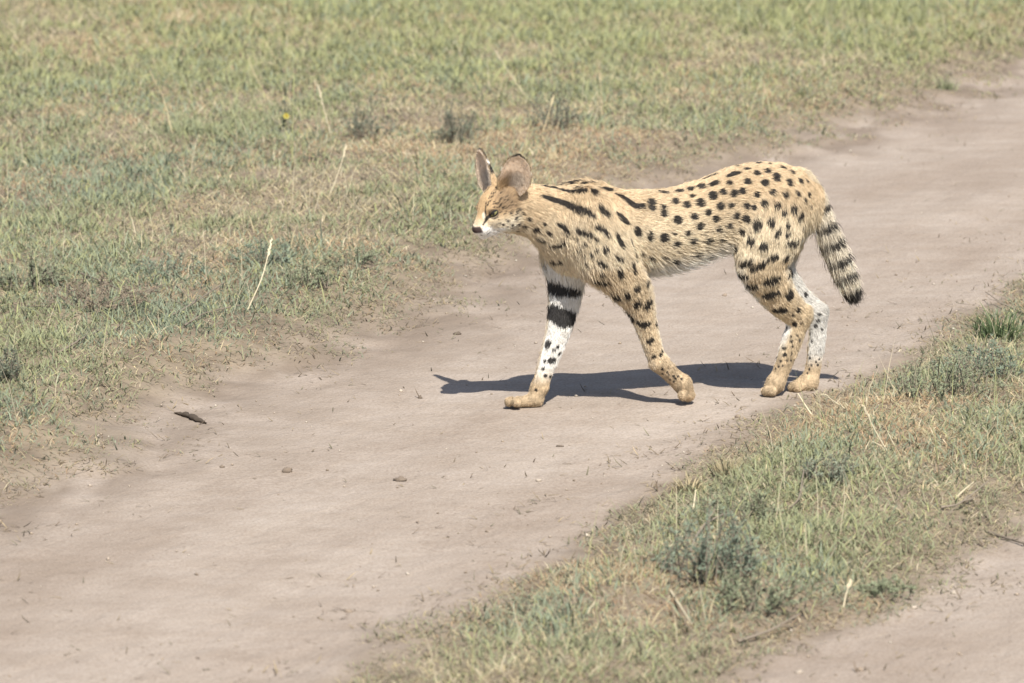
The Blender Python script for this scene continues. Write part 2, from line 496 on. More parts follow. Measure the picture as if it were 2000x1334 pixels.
# far front leg
chain('ff', [(1105, 500, -0.055, 40), (1105, 560, -0.050, 32), (1097, 620, -0.042, 26), (1083, 670, -0.038, 20),
             (1066, 720, -0.035, 16.5), (1054, 756, -0.035, 15.5)], 0.85, 0.022)
chain('ff', [(1054, 756, -0.035, 15.5), (1046, 779, -0.035, 13)], 1.0, 0.012)
chain('ff', [(1046, 780, -0.035, 13), (1012, 786, -0.035, 9)], 1.25, 0.012)
for dx, dy, la in ((6, -3, -0.062), (-8, -2, -0.047), (-12, -1, -0.028), (2, 0, -0.010)):
    ball('ff', 1007 + dx, 786 + dy, la, 9, 0.003)
# near hind leg
chain('hn', [(1520, 415, 0.045, 56), (1505, 460, 0.055, 58), (1488, 512, 0.052, 50), (1518, 575, 0.042, 34), (1556, 612, 0.030, 25),
             (1568, 610, 0.028, 17)], 0.72, 0.035)
chain('hn', [(1563, 618, 0.028, 21), (1545, 672, 0.024, 18.5), (1522, 735, 0.020, 16), (1514, 752, 0.020, 16.5)], 0.85, 0.014)
chain('hn', [(1514, 748, 0.020, 16.5), (1504, 763, 0.020, 11)], 1.15, 0.012)
for dx, la in ((6, 0.040), (-3, 0.029), (-5, 0.014), (3, 0.001)):
    ball('hn', 1501 + dx, 764, la, 9.5, 0.003)
# far hind leg
chain('hf', [(1530, 415, -0.045, 56), (1515, 460, -0.055, 56), (1505, 520, -0.052, 46), (1545, 575, -0.040, 30), (1592, 606, -0.026, 20),
             (1600, 604, -0.026, 14)], 0.72, 0.035)
chain('hf', [(1598, 614, -0.024, 17), (1595, 670, -0.022, 15.5), (1587, 725, -0.020, 15), (1580, 745, -0.020, 16)], 0.85, 0.014)
chain('hf', [(1580, 746, -0.020, 17), (1557, 755, -0.020, 12)], 1.2, 0.012)
for dx, la in ((6, -0.041), (-3, -0.029), (-5, -0.014), (5, 0.001)):
    ball('hf', 1553 + dx, 756, la, 9.5, 0.003)
# tail
chain('tail', [(1562, 358, 0, 26), (1590, 392, 0.004, 21), (1606, 430, 0.010, 18), (1628, 485, 0.014, 18), (1650, 538, 0.016, 17), (1664, 570, 0.016, 12)], 1.0, 0.02)

# head frame
HA = math.radians(50); HP = math.radians(12)
fh = np.array([-math.sin(HA), -math.cos(HA), 0])
hf_w = fh * math.cos(HP) - BZ * math.sin(HP)
hu_w = fh * math.sin(HP) + BZ * math.cos(HP)
hs_w = np.array([math.cos(HA), -math.sin(HA), 0])
Bm = np.stack([BU, BL, BZ])
HF, HS, HU = Bm @ hf_w, Bm @ hs_w, Bm @ hu_w                 # head axes in body coordinates
EYE = np.array([0.046, 0.028, 0.004])
H0 = P(950, 415, 0.022) - HF * EYE[0] - HU * EYE[2]
HR = np.stack([HF, HS, HU])                                  # rows: head axes
def Hd(f, s, u): return H0 + f * HF + s * HS + u * HU
def hcone(a, b, ra, rb, k=0.010): prims.append(('cone', 1, Hd(*a), Hd(*b), ra, rb, 1.0, k))
def hell(c, r, k=0.010): prims.append(('ell', 1, Hd(*c), np.array(r), 0, 0, 1.0, k))
hell((-0.004, 0, 0.010), (0.056, 0.046, 0.050), 0.015)
hcone((0.034, 0, 0.026), (0.044, 0, 0.012), 0.022, 0.019, 0.012)
hcone((0.040, 0, 0.014), (0.074, 0, -0.014), 0.019, 0.011, 0.012)
hcone((0.045, 0, -0.022), (0.080, 0, -0.029), 0.023, 0.013, 0.010)
for s in (-1, 1):
    hell((0.012, s * 0.030, -0.018), (0.036, 0.023, 0.029), 0.016)
    hell((0.070, s * 0.012, -0.031), (0.017, 0.013, 0.0135), 0.007)
    hcone((0.018, s * 0.026, 0.022), (0.049, s * 0.020, 0.015), 0.013, 0.008, 0.010)      # brow
    hcone((0.026, s * 0.033, -0.008), (0.054, s * 0.020, -0.012), 0.012, 0.010, 0.010)    # lower lid, cheek bone
    hcone((-0.020, s * 0.024, 0.020), (-0.040, s * 0.028, 0.046), 0.022, 0.012, 0.014)    # ear root
hcone((0.010, 0, -0.030), (0.066, 0, -0.045), 0.024, 0.013, 0.010)
hell((0.085, 0, -0.026), (0.0085, 0.0085, 0.007), 0.004)                               # nose pad
hcone((0.0, 0, -0.02), (-0.05, 0, -0.03), 0.036, 0.045, 0.03)

def prim_d(p, X, Y, Z):
    kind, g, a, b, ra, rb, ls, k = p
    if kind == 'chain':
        d = None
        for i in range(len(a) - 1):
            e = prim_d(('cone', g, a[i], a[i + 1], ra[i], ra[i + 1], ls, k), X, Y, Z)
            d = e if d is None else np.minimum(d, e)
        return d
    if kind == 'ell':
        dx, dy, dz = X - a[0], Y - a[1], Z - a[2]
        q0 = (dx * HF[0] + dy * HF[1] + dz * HF[2]) / b[0]
        q1 = (dx * HS[0] + dy * HS[1] + dz * HS[2]) / b[1]
        q2 = (dx * HU[0] + dy * HU[1] + dz * HU[2]) / b[2]
        k0 = np.sqrt(q0 * q0 + q1 * q1 + q2 * q2) + 1e-9
        k1 = np.sqrt((q0 / b[0]) ** 2 + (q1 / b[1]) ** 2 + (q2 / b[2]) ** 2) + 1e-9
        return k0 * (k0 - 1) / k1
    ba = b - a
    t = np.clip(((X - a[0]) * ba[0] + (Y - a[1]) * ba[1] + (Z - a[2]) * ba[2]) / (ba @ ba), 0, 1)
    dx = X - a[0] - t * ba[0]; dy = (Y - a[1] - t * ba[1]) / ls; dz = Z - a[2] - t * ba[2]
    return (np.sqrt(dx * dx + dy * dy + dz * dz) - (ra + (rb - ra) * t)) * (0.5 + 0.5 * min(ls, 1))

def bounds(p):
    if p[0] == 'ell': return p[2] - p[3].max(), p[2] + p[3].max()
    if p[0] == 'chain':
        r = p[4].max() * max(1, p[6]); return p[2].min(0) - r, p[2].max(0) + r
    r = max(p[4], p[5]) * max(1, p[6]); return np.minimum(p[2], p[3]) - r, np.maximum(p[2], p[3]) + r
VX = 0.0030
lo = np.array([9.0, 9, 9]); hi = -lo
for p in prims:
    l_, h_ = bounds(p)
    lo = np.minimum(lo, l_); hi = np.maximum(hi, h_)
lo -= 0.03; hi += 0.03
dims = np.ceil((hi - lo) / VX).astype(int) + 1
axs = [(lo[i] + VX * np.arange(dims[i])).astype(np.float32) for i in range(3)]
D = np.full(dims, 0.2, np.float32)
for p in prims:
    k = p[7]
    l_, h_ = bounds(p)
    i0 = np.maximum(np.floor((l_ - k - 0.012 - lo) / VX).astype(int), 0); i1 = np.minimum(np.ceil((h_ + k + 0.012 - lo) / VX).astype(int) + 1, dims)
    sl = tuple(slice(i0[i], i1[i]) for i in range(3))
    d = prim_d(p, axs[0][sl[0]][:, None, None], axs[1][sl[1]][None, :, None], axs[2][sl[2]][None, None, :])
    o = D[sl]
    h = np.clip(k - np.abs(o - d), 0, None) / k
    D[sl] = np.minimum(o, d) - h * h * k * 0.25
# eye slits: almond openings, inner corner low
EYE_AX = []
for s in (-1, 1):
    look = np.array([0.80, s * 0.55, 0.0]); look /= np.linalg.norm(look)
    along = np.array([-look[1] * s, look[0] * s, 0]) * s
    along = np.array([-0.50, s * 0.70, 0.55]); along -= look * (along @ look); along /= np.linalg.norm(along)
    acr = np.cross(look, along)
    EYE_AX.append((look @ HR, along @ HR, acr @ HR))
    c = Hd(EYE[0] + 0.004, s * (EYE[1] + 0.003), EYE[2] - 0.001)
    i0 = ((c - 0.025 - lo) / VX).astype(int); i1 = ((c + 0.025 - lo) / VX).astype(int)
    X = axs[0][i0[0]:i1[0]][:, None, None] - c[0]; Y = axs[1][i0[1]:i1[1]][None, :, None] - c[1]; Z = axs[2][i0[2]:i1[2]][None, None, :] - c[2]
    qq = [X * v[0] + Y * v[1] + Z * v[2] for v in EYE_AX[-1]]
    k0 = np.sqrt((qq[0] / 0.013) ** 2 + (qq[1] / 0.0130) ** 2 + (qq[2] / 0.0052) ** 2)
    d = (k0 - 1) * 0.0052
    sl = tuple(slice(i0[i], i1[i]) for i in range(3))
    D[sl] = np.maximum(D[sl], -d)

def surface_nets(D, lo, vx):
    S = D < 0
    n = np.array(D.shape) - 1
    cnt = np.zeros(n, np.int8)
    for a in (0, 1):
        for b in (0, 1):
            for c in (0, 1):
                cnt += S[a:n[0] + a, b:n[1] + b, c:n[2] + c]
    act = (cnt > 0) & (cnt < 8)
    I = np.argwhere(act)
    idx = np.full(n, -1, np.int32); idx[act] = np.arange(len(I))
    pos = np.zeros((len(I), 3)); w = np.zeros(len(I))
    cor = [(a, b, c) for a in (0, 1) for b in (0, 1) for c in (0, 1)]
    val = {c: D[I[:, 0] + c[0], I[:, 1] + c[1], I[:, 2] + c[2]].astype(float) for c in cor}
    for c in cor:
        for ax in range(3):
            if c[ax] == 0:
                e = list(c); e[ax] = 1; e = tuple(e)
                va, vb = val[c], val[e]
                m = (va < 0) != (vb < 0)
                t = np.where(m, va / np.where(m, va - vb, 1), 0)
                q = np.tile(np.array(c, float), (len(I), 1)); q[:, ax] = t
                pos[m] += q[m]; w[m] += 1
    V = lo + (I + pos / w[:, None]) * vx
    Q = []
    for ax in range(3):
        u, v = (ax + 1) % 3, (ax + 2) % 3
        sa = [slice(None)] * 3; sb = [slice(None)] * 3
        sa[ax] = slice(0, -1); sb[ax] = slice(1, None)
        A = S[tuple(sa)]; B = S[tuple(sb)]
        E = np.argwhere(A != B)
        flip = A[E[:, 0], E[:, 1], E[:, 2]]
        ok = (E[:, u] > 0) & (E[:, v] > 0) & (E[:, u] < n[u]) & (E[:, v] < n[v])
        E = E[ok]; flip = flip[ok]
        def cell(du, dv):
            e = E.copy(); e[:, u] -= du; e[:, v] -= dv
            return idx[e[:, 0], e[:, 1], e[:, 2]]
        q = np.stack([cell(1, 1), cell(0, 1), cell(0, 0), cell(1, 0)], -1)
        q[~flip] = q[~flip][:, ::-1]
        Q.append(q)
    return V, np.concatenate(Q)

BV, BQ = surface_nets(D, lo, VX)
del D
# relax a little
ee = np.concatenate([BQ[:, [0, 1]], BQ[:, [1, 2]], BQ[:, [2, 3]], BQ[:, [3, 0]]])
def relax(V, it, lam):
    for _ in range(it):
        s = np.zeros_like(V); c = np.zeros(len(V))
        for k in range(3):
            s[:, k] = np.bincount(ee[:, 0], V[ee[:, 1], k], len(V)) + np.bincount(ee[:, 1], V[ee[:, 0], k], len(V))
        c = np.bincount(ee[:, 0], minlength=len(V)) + np.bincount(ee[:, 1], minlength=len(V))
        V = V + lam * (s / c[:, None] - V)
    return V
BV = relax(BV, 3, 0.5)

def vnormals(V, Q):
    n = np.cross(V[Q[:, 2]] - V[Q[:, 0]], V[Q[:, 3]] - V[Q[:, 1]])
    N = np.zeros_like(V)
    for k in range(4):
        for c in range(3):
            N[:, c] += np.bincount(Q[:, k], n[:, c], len(V))
    return N / (np.linalg.norm(N, axis=1, keepdims=True) + 1e-12)
BN = vnormals(BV, BQ)

# coat markings traced on the flank the photograph shows: strokes of "x,y,radius" in photo pixels
SPOTS = """
1062,384,3.0 1076,389,5.1 1094,394,6.1 1113,401,7.1 1129,408,8.1 1145,414,8.5 1159,421,4.0 |
1062,364,2.4 1078,366,2.4 1094,370,2.4 1111,374,3.2 1127,374,4.5 1143,373,4.0 |
1086,359,1.6 1102,360,3.0 1117,359,6.5 1129,356,5.1 | 1125,348,2.0 1141,347,2.0 | 1151,348,2.0 1161,349,1.6 |
1139,360,1.2 1165,358,1.2 | 1160,375,6.1 | 1172,370,4.9 1189,372,5.3 1198,372,2.4 | 1210,369,2.4 1224,368,2.0 |
1204,379,2.8 1218,386,4.5 1230,396,4.9 1242,403,4.9 1254,403,5.7 | 1273,393,6.1 1273,406,6.1 | 1248,369,2.8 1268,370,2.8 |
1289,375,2.8 1300,377,2.8 | 1296,406,5.7 1297,418,5.7 | 1172,406,4.0 1179,415,6.1 1189,419,4.0 |
1205,417,4.0 1214,425,5.7 1224,435,4.0 | 1165,444,3.6 1177,448,4.5 1185,458,3.0 | 1204,460,3.6 1210,472,4.9 1216,481,2.8 |
1244,448,5.3 1247,457,5.3 | 1272,455,2.8 1270,466,4.0 | 1295,462,4.9 1293,468,4.0 | 1129,449,3.2 1141,456,3.6 1153,459,3.6 |
1088,437,1.2 1102,444,3.6 1110,452,2.8 | 1165,467,3.2 | 1109,461,2.0 | 1128,468,1.4 | 1183,489,5.7 | 1165,490,2.8 |
1156,498,2.4 | 1142,499,2.0 | 1204,503,3.6 1212,507,4.0 | 1173,513,3.6 1181,519,4.5 | 1146,514,2.8 | 1175,534,4.5 |
1210,529,4.5 1212,539,4.0 | 1236,516,3.6 1239,531,3.6 | 1232,468,1.0 1242,509,1.0 | 1254,495,2.0 | 1272,503,2.8 |
1270,519,2.0 | 1297,501,2.4 | 1046,449,3.6 1052,448,2.8 | 1054,466,3.6 1062,469,2.8 | 1070,454,2.4 1076,458,2.0 |
1064,438,2.0 | 1076,481,1.4 1094,479,1.8 1106,472,2.0 | 1129,489,1.2 1145,474,1.2 | 1078,511,2.0 1096,511,2.4 |
1008,427,2.0 | 997,416,1.2 | 1010,415,1.6 | 1015,409,1.4 | 1022,417,1.6 | 1034,428,2.8 | 1013,439,2.2 | 1024,442,2.2 |
1000,440,1.6 | 992,432,1.0 | 983,439,1.0 | 1011,451,1.6 | 1451,319,1.9 1466,315,1.9 | 1480,319,5.3 |
1497,314,2.4 1506,315,2.4 | 1502,320,3.4 | 1528,319,1.9 1538,320,1.9 | 1529,327,4.3 | 1547,336,5.3 |
1394,342,1.9 1418,330,2.4 1439,325,1.9 | 1422,344,3.4 1432,340,5.3 1443,338,3.4 | 1455,330,3.8 1461,330,3.8 | 1478,338,5.8 |
1499,334,5.8 | 1517,344,7.2 1517,350,5.3 | 1460,354,6.2 | 1425,358,4.8 | 1389,361,4.8 1398,357,5.3 | 1370,364,7.2 |
1348,369,6.2 | 1325,373,4.8 1330,373,4.8 | 1288,374,3.4 1302,377,3.4 | 1247,368,2.4 1266,369,2.9 |
1288,366,1.0 1336,360,1.2 1374,350,1.7 1394,343,1.7 | 1319,393,6.7 | 1341,400,6.7 | 1368,396,8.2 | 1392,382,8.2 |
1412,375,5.8 | 1434,378,6.7 | 1449,373,5.8 | 1352,383,3.4 | 1494,357,6.7 | 1542,355,5.8 1543,360,4.8 | 1564,354,5.8 |
1576,354,2.9 | 1478,380,5.3 | 1510,376,6.2 | 1534,381,5.3 | 1556,379,4.8 | 1580,379,3.8 1580,382,3.4 | 1571,392,4.8 |
1583,404,3.4 | 1493,398,6.2 | 1458,402,5.3 | 1472,405,4.8 | 1518,402,5.8 | 1550,409,6.7 | 1532,417,5.3 |
1564,421,5.8 1560,428,3.8 | 1428,402,4.8 | 1406,403,6.7 | 1383,415,5.8 | 1398,428,5.8 | 1438,422,5.3 | 1458,428,6.7 |
1480,440,8.6 | 1506,435,7.2 | 1539,441,4.8 | 1521,453,4.8 1515,462,2.9 | 1538,459,5.3 | 1568,444,4.3 |
1538,475,3.8 1550,475,6.7 1557,472,4.8 | 1356,423,6.2 | 1324,430,7.7 | 1367,442,6.7 | 1343,456,4.8 | 1318,457,2.4 |
1298,464,7.7 | 1270,460,5.3 | 1245,452,6.7 | 1424,441,4.8 | 1403,448,4.8 | 1449,453,5.3 | 1467,472,7.7 | 1492,482,7.7 |
1353,471,5.8 | 1383,471,5.3 | 1320,478,5.8 | 1409,469,3.4 | 1358,495,5.3 | 1383,496,3.4 | 1318,508,5.8 | 1272,505,4.3 |
1294,500,2.9 | 1254,496,3.4 | 1439,487,5.8 | 1425,477,2.4 | 1449,518,3.8 1466,511,4.8 |
1468,526,4.8 1487,518,6.2 1494,513,3.4 | 1503,507,4.8 1514,501,6.2 | 1534,504,5.8 1538,499,4.3 | 1446,537,4.8 1458,538,4.8 |
1496,552,5.8 1509,547,8.6 1520,542,4.8 | 1541,532,6.7 1538,540,4.8 | 1461,559,3.4 1475,560,4.3 |
1492,578,3.8 1506,576,7.2 1518,571,3.8 | 1542,577,9.1 | 1470,571,2.4 |
1074,557,9.4 1089,565,10.4 1108,569,7.4 1128,572,5.4 1137,575,4.9 | 1081,611,12.4 1101,622,14.3 1115,623,11.9 |
1066,517,5.4 | 1071,670,5.4 1069,675,4.0 | 1066,648,2.0 | 1060,663,2.0 | 1082,684,2.5 | 1089,678,2.0 | 1092,690,3.0 |
1075,705,4.0 1081,703,4.0 | 1064,705,1.7 | 1061,720,1.7 | 1065,734,2.2 | 1075,735,2.2 | 1029,766,1.5 | 1047,762,1.5 |
1163,546,3.5 1173,548,5.4 1183,550,5.9 | 1197,574,3.5 1205,579,6.4 1210,581,4.9 | 1243,564,6.4 | 1223,574,4.9 1226,579,4.0 |
1244,593,7.4 | 1264,595,8.9 1269,589,5.9 | 1262,558,2.5 1264,549,2.5 | 1230,611,4.0 1235,623,5.4 |
1247,630,3.5 1257,635,6.4 1267,632,3.5 | 1282,623,3.5 1281,633,3.5 | 1247,659,2.0 | 1268,666,4.9 1272,664,4.5 |
1277,696,4.0 | 1290,693,3.5 1293,688,2.5 | 1293,720,2.5 | 1303,727,1.5 | 1306,732,1.2 | 1316,735,2.0 | 1324,735,1.7 |
1319,740,1.5 | 1331,740,1.5 | 1316,745,1.2 | 1294,730,1.2 | 1309,742,1.2 | 1513,606,4.3 1524,606,6.2 1533,607,4.3 |
1559,606,4.3 | 1548,616,1.9 | 1552,633,4.3 | 1564,631,1.4 | 1557,655,1.9 | 1537,641,2.4 | 1545,657,1.4 | 1546,666,2.4 |
1531,680,2.9 1535,679,1.9 | 1547,677,1.9 | 1533,693,3.4 | 1546,690,1.4 | 1525,705,1.9 | 1518,699,1.7 | 1537,704,1.4 |
1529,714,1.2 | 1521,716,1.4 | 1515,720,1.2 | 1511,715,1.2 | 1545,703,1.2 | 1573,576,4.3 | 1600,614,2.4 | 1597,626,2.9 |
1593,637,3.4 | 1583,651,1.9 | 1605,643,1.9 | 1587,666,1.9 | 1579,675,1.9 | 1582,699,1.9 | 1594,707,1.4 | 1597,713,1.9 |
1585,713,1.4 | 1600,702,1.4 | 1581,721,1.2 | 1577,729,1.4
"""
bvh = BVHTree.FromPolygons([tuple(v) for v in to_world(BV)], [tuple(int(i) for i in q) for q in BQ])
LEG_LAT = {2: -0.04, 3: 0.052, 4: 0.036, 5: -0.034}

def group_dist(p):
    g = np.full((7, len(p)), 1.0)
    for pr in prims:
        g[pr[1]] = np.minimum(g[pr[1]], prim_d(pr, p[:, 0], p[:, 1], p[:, 2]))
    return g

caps = []                                  # a, b, ra, rb, normal
def add_cap(a, b, ra, rb, n): caps.append((np.asarray(a), np.asarray(b), ra, rb, np.asarray(n)))
for i_st, stroke in enumerate(SPOTS.replace('\n', ' ').split('|')):
    pts = []
    for wd in stroke.split():
        x, y, r = map(float, wd.split(','))
        d = Vector(ray(x, y)).normalized()
        hit, nor, _, dist = bvh.ray_cast(Vector(C_), d)
        if hit is None:                    # just off the outline: nearest point of the coat
            q = C_ + np.array(d) * 12.0
            hit, nor, _, _ = bvh.find_nearest(Vector(q))
        nw = np.array(nor)
        if nw @ np.array(d) > 0: nw = -nw
        pts.append((to_local(np.array(hit)), Bm @ nw, r * PX * (0.82 if i_st == 0 else 1.28 if (y > 540 and y < 630 and x < 1145) else 1.08) + (0.0021 if (x < 1200 and r < 4.2) else 0.0012)))
    if len(pts) == 1: pts = pts * 2
    gd = group_dist(np.array([q[0] for q in pts]))
    for (a, na, ra), (b, nb, rb) in zip(pts[:-1], pts[1:]):
        if np.linalg.norm(a - b) > 0.12: continue
        n = na + nb; n /= np.linalg.norm(n)
        add_cap(a, b, ra, rb, n)
        g = int(np.argmin(gd[:, 0]))
        if g == 1: continue
        c = LEG_LAT.get(g, 0.0) if a[2] < 0.30 else 0.0
        if g == 0 or a[2] >= 0.30 or True:
            m = np.array([1, -1, 1.0]); o = np.array([0, 2 * c, 0])
            add_cap(a * m + o, b * m + o, ra, rb, n * m)
def snap(a, s):
    hit, _, _, _ = bvh.find_nearest(Vector(to_world(Hd(a[0], s * a[1], a[2]))))
    return to_local(np.array(hit))
# face markings in head coordinates, both sides
for s in (-1, 1):
    nf = HF * 0.5 + HS * s * 0.5 + HU * 0.3
    def fm(pts, n=nf):
        pts = [(snap(a, s), r) for a, r in pts]
        for (a, ra), (b, rb) in zip(pts[:-1], pts[1:]): add_cap(a, b, ra, rb, n)
    fm([((0.060, 0.014, -0.002), 0.0018), ((0.056, 0.013, 0.012), 0.0020), ((0.052, 0.013, 0.022), 0.0013)])
    fm([((0.054, 0.0195, 0.000), 0.0052), ((0.061, 0.0165, -0.007), 0.0044)])
    for q in range(16):
        t_ = q / 15; a = np.array([0.052 - 0.045 * t_, 0.012 + 0.004 * math.sin(q * 2.1), 0.022 + 0.034 * t_])
        fm([(a, rng.uniform(0.0012, 0.0022)), (a + np.array([-0.004, rng.uniform(-.002, .002), 0.004]), 0.0005)])
    for q in range(80):
        a = np.array([rng.uniform(-0.02, 0.055), rng.uniform(0.015, 0.045), rng.uniform(-0.035, 0.035)])
        fm([(a, rng.uniform(0.0008, 0.0019)), (a + np.array([-0.005, 0.002, 0.001]) * rng.uniform(0.4, 1.3), 0.0004)])
    fm([((0.056, 0.018, -0.003), 0.0035), ((0.066, 0.015, -0.012), 0.0028), ((0.073, 0.012, -0.020), 0.002)])     # tear line
    fm([((0.081, 0.010, -0.039), 0.0018), ((0.066, 0.020, -0.042), 0.0016), ((0.050, 0.026, -0.040), 0.0012)])     # mouth
    for q in range(7):
        fm([((0.078 - 0.006 * (q % 4), 0.016 + 0.0017 * (q % 4), -0.026 - 0.0055 * (q // 4)), 0.0011)] * 2)

TAILP = np.array([P(1562, 358, 0), P(1590, 392, .004), P(1606, 430, .01), P(1628, 485, .014), P(1650, 538, .016), P(1664, 578, .016)])
TL = np.concatenate([[0], np.cumsum(np.linalg.norm(np.diff(TAILP, axis=0), axis=1))])
def tail_param(p):
    best = np.full(len(p), 9.0); s = np.zeros(len(p))
    for i in range(len(TAILP) - 1):
        a, b = TAILP[i], TAILP[i + 1]; ba = b - a
        t = np.clip((p - a) @ ba / (ba @ ba), 0, 1)
        d = np.linalg.norm(p - a - t[:, None] * ba, axis=1)
        m = d < best; best[m] = d[m]; s[m] = (TL[i] + t * (TL[i + 1] - TL[i]))[m]
    return s / TL[-1]

def h3(p, sc, s=0): return (vnoise(p[:, 0] * sc + p[:, 1] * sc * 0.7, p[:, 2] * sc + p[:, 1] * sc * 0.6, s))
TAN = np.array([0.605, 0.450, 0.275]); FLANK = np.array([0.72, 0.608, 0.435]); CREAM = np.array([0.81, 0.72, 0.57])
WHITE = np.array([0.86, 0.83, 0.77]); PAW = np.array([0.47, 0.362, 0.236]); INK = np.array([0.022, 0.020, 0.020])

def coat(p, n, gd):
    """albedo of the coat at points p (body coordinates) with outward normals n"""
    g = np.argmin(gd, axis=0)
    N = len(p)
    z = p[:, 2]; l = p[:, 1]
    c = np.tile(FLANK, (N, 1))
    c = lerp(c, TAN, smooth01(0.42, 0.54, z + 0.03 * (h3(p, 25) - 0.5)) * 0.75)
    belly = smooth01(-0.35, -0.85, n[:, 2]) * (z > 0.25) * smooth01(-0.22, -0.05, p[:, 0])
    low = smooth01(0.40, 0.31, z)
    c = lerp(c, CREAM, np.clip(low * 0.55, 0, 1))
    c = lerp(c, WHITE, belly * 0.9)
    # legs: pale on the inner side, golden towards the paw
    leg = (g >= 2) & (g <= 5) & (z < 0.36)
    med = np.where((g == 2) | (g == 5), 1.0, -1.0) * n[:, 1]
    fr = -n[:, 0]
    c = np.where(leg[:, None], lerp(np.tile(lerp(FLANK[None], TAN[None], np.array([0.45]))[0], (N, 1)), CREAM, smooth01(0.4, 0.9, abs(n[:, 0])) * 0.5), c)
    bris = smooth01(0.350, 0.325, z) * smooth01(-0.12, -0.16, p[:, 0]) * (g == 0) * smooth01(0.5, 0.0, n[:, 1])
    c = lerp(c, WHITE, bris)
    wleg = smooth01(-0.15, 0.35, med + 0.25 * (h3(p, 60, 3) - 0.5)) * smooth01(0.355, 0.32, z)
    wleg = np.maximum(wleg, np.where((g == 4), smooth01(0.55, 0.9, fr) * smooth01(0.36, 0.25, z) * smooth01(.10, .16, z), 0))
    wleg = np.where(g == 2, np.maximum(wleg, smooth01(0.26, 0.30, z) * smooth01(-0.5, 0.2, med)), wleg)
    c = np.where(leg[:, None], lerp(c, np.where((g == 5)[:, None], WHITE * 0.80, WHITE), wleg), c)
    toe = smooth01(0.16, 0.06, z + 0.03 * (h3(p, 40, 5) - 0.5)) * np.where(med > 0.2, smooth01(0.11, 0.05, z), 1.0)
    c = np.where(leg[:, None], lerp(c, PAW, toe) * (1 + toe * 0.55 * (h3(p, 110, 23) - 0.5) + toe * 0.3 * (h3(p, 300, 24) - .5))[:, None], c)
    # tail
    t = tail_param(p)
    ct = lerp(np.tile(CREAM * 0.92, (N, 1)), FLANK * 0.9, smooth01(0.3, 0.0, t))
    # head
    q = (p - H0) @ HR.T
    f, s, u = q[:, 0], q[:, 1], q[:, 2]
    ch = np.tile(TAN * np.array([0.90, 0.86, 0.81]), (N, 1))
    ch = lerp(ch, FLANK, smooth01(0.01, -0.02, u))
    ch = lerp(ch, CREAM, smooth01(-0.004, -0.030, u) * smooth01(-0.03, 0.02, f) * 0.8)
    ch = lerp(ch, WHITE, smooth01(-0.030, -0.037, u) * smooth01(0.020, 0.04, f))
    ch = lerp(ch, WHITE, smooth01(-0.022, -0.028, u) * smooth01(0.046, 0.060, f) * smooth01(0.004, 0.008, abs(s)))
    ch = lerp(ch, np.array([0.33, 0.235, 0.145]), smooth01(0.055, 0.02, f) * smooth01(0.0, 0.010, u) * smooth01(0.016, 0.026, abs(s)) * (0.5 + 0.5 * h3(p, 220, 51)))
    for sg in (-1, 1):
        e = np.linalg.norm((q - np.array([0.0615, sg * 0.0115, 0.000])) * np.array([1, 1.6, 0.6]), axis=1)
        ch = lerp(ch, CREAM * 1.05, smooth01(0.009, 0.006, e))
        e = np.linalg.norm(q - np.array([EYE[0] + .002, sg * (EYE[1] + .002), EYE[2]]), axis=1)
        ch = lerp(ch, INK * 1.3, smooth01(0.0140, 0.0120, e) * 0.7)
    nose = smooth01(0.080, 0.084, f) * smooth01(-0.0370, -0.033, u) * smooth01(-0.0175, -0.0205, u)
    ch = lerp(ch, np.array([0.060, 0.042, 0.038]), nose)
    wh = smooth01(0.012, -0.004, gd[1] - gd[0])
    c = lerp(c, 0 * TAN, np.zeros(N)) * (1 - wh[:, None]) + ch * wh[:, None]
    wt = (g == 6)
    c[wt] = ct[wt]
    # broad tone drift
    c = c * (0.93 + 0.14 * h3(p, 18, 9))[:, None]
    ink = np.zeros(N)
    order = np.argsort(p[:, 0]); xs_ = p[order, 0]
    for a, b, ra, rb, nn in caps:
        R = max(ra, rb) + 0.004
        lo_ = np.minimum(a, b) - R; hi_ = np.maximum(a, b) + R
        m = order[np.searchsorted(xs_, lo_[0]):np.searchsorted(xs_, hi_[0])]
        if not len(m): continue
        pm = p[m]
        m = m[(pm[:, 2] > lo_[2]) & (pm[:, 2] < hi_[2]) & (pm[:, 1] > lo_[1]) & (pm[:, 1] < hi_[1])]
        if not len(m): continue
        m = m[n[m] @ nn > -0.1]
        if not len(m): continue
        ba = b - a; t_ = np.clip((p[m] - a) @ ba / (ba @ ba + 1e-12), 0, 1)
        d = np.linalg.norm(p[m] - a - t_[:, None] * ba, axis=1) - (ra + (rb - ra) * t_)
        ink[m] = np.maximum(ink[m], smooth01(0.0012, -0.0012, d))
    bt = np.zeros(N)
    side = smooth01(-0.9, 0.1, n[:, 0] + 0.6 * n[:, 2])
    for ti, w in ((0.13, 0.02), (0.27, 0.028), (0.41, 0.036), (0.555, 0.040), (0.70, 0.040), (0.835, 0.038)):
        bt = np.maximum(bt, smooth01(w, w * 0.6, abs(t - ti + 0.012 * (h3(p, 90, 4) - .5))) * (0.75 + 0.25 * side))
    bt = np.maximum(bt, smooth01(0.93, 0.96, t))
    ink = np.where(wt, bt, ink)
    return lerp(c, INK, ink * 0.97)

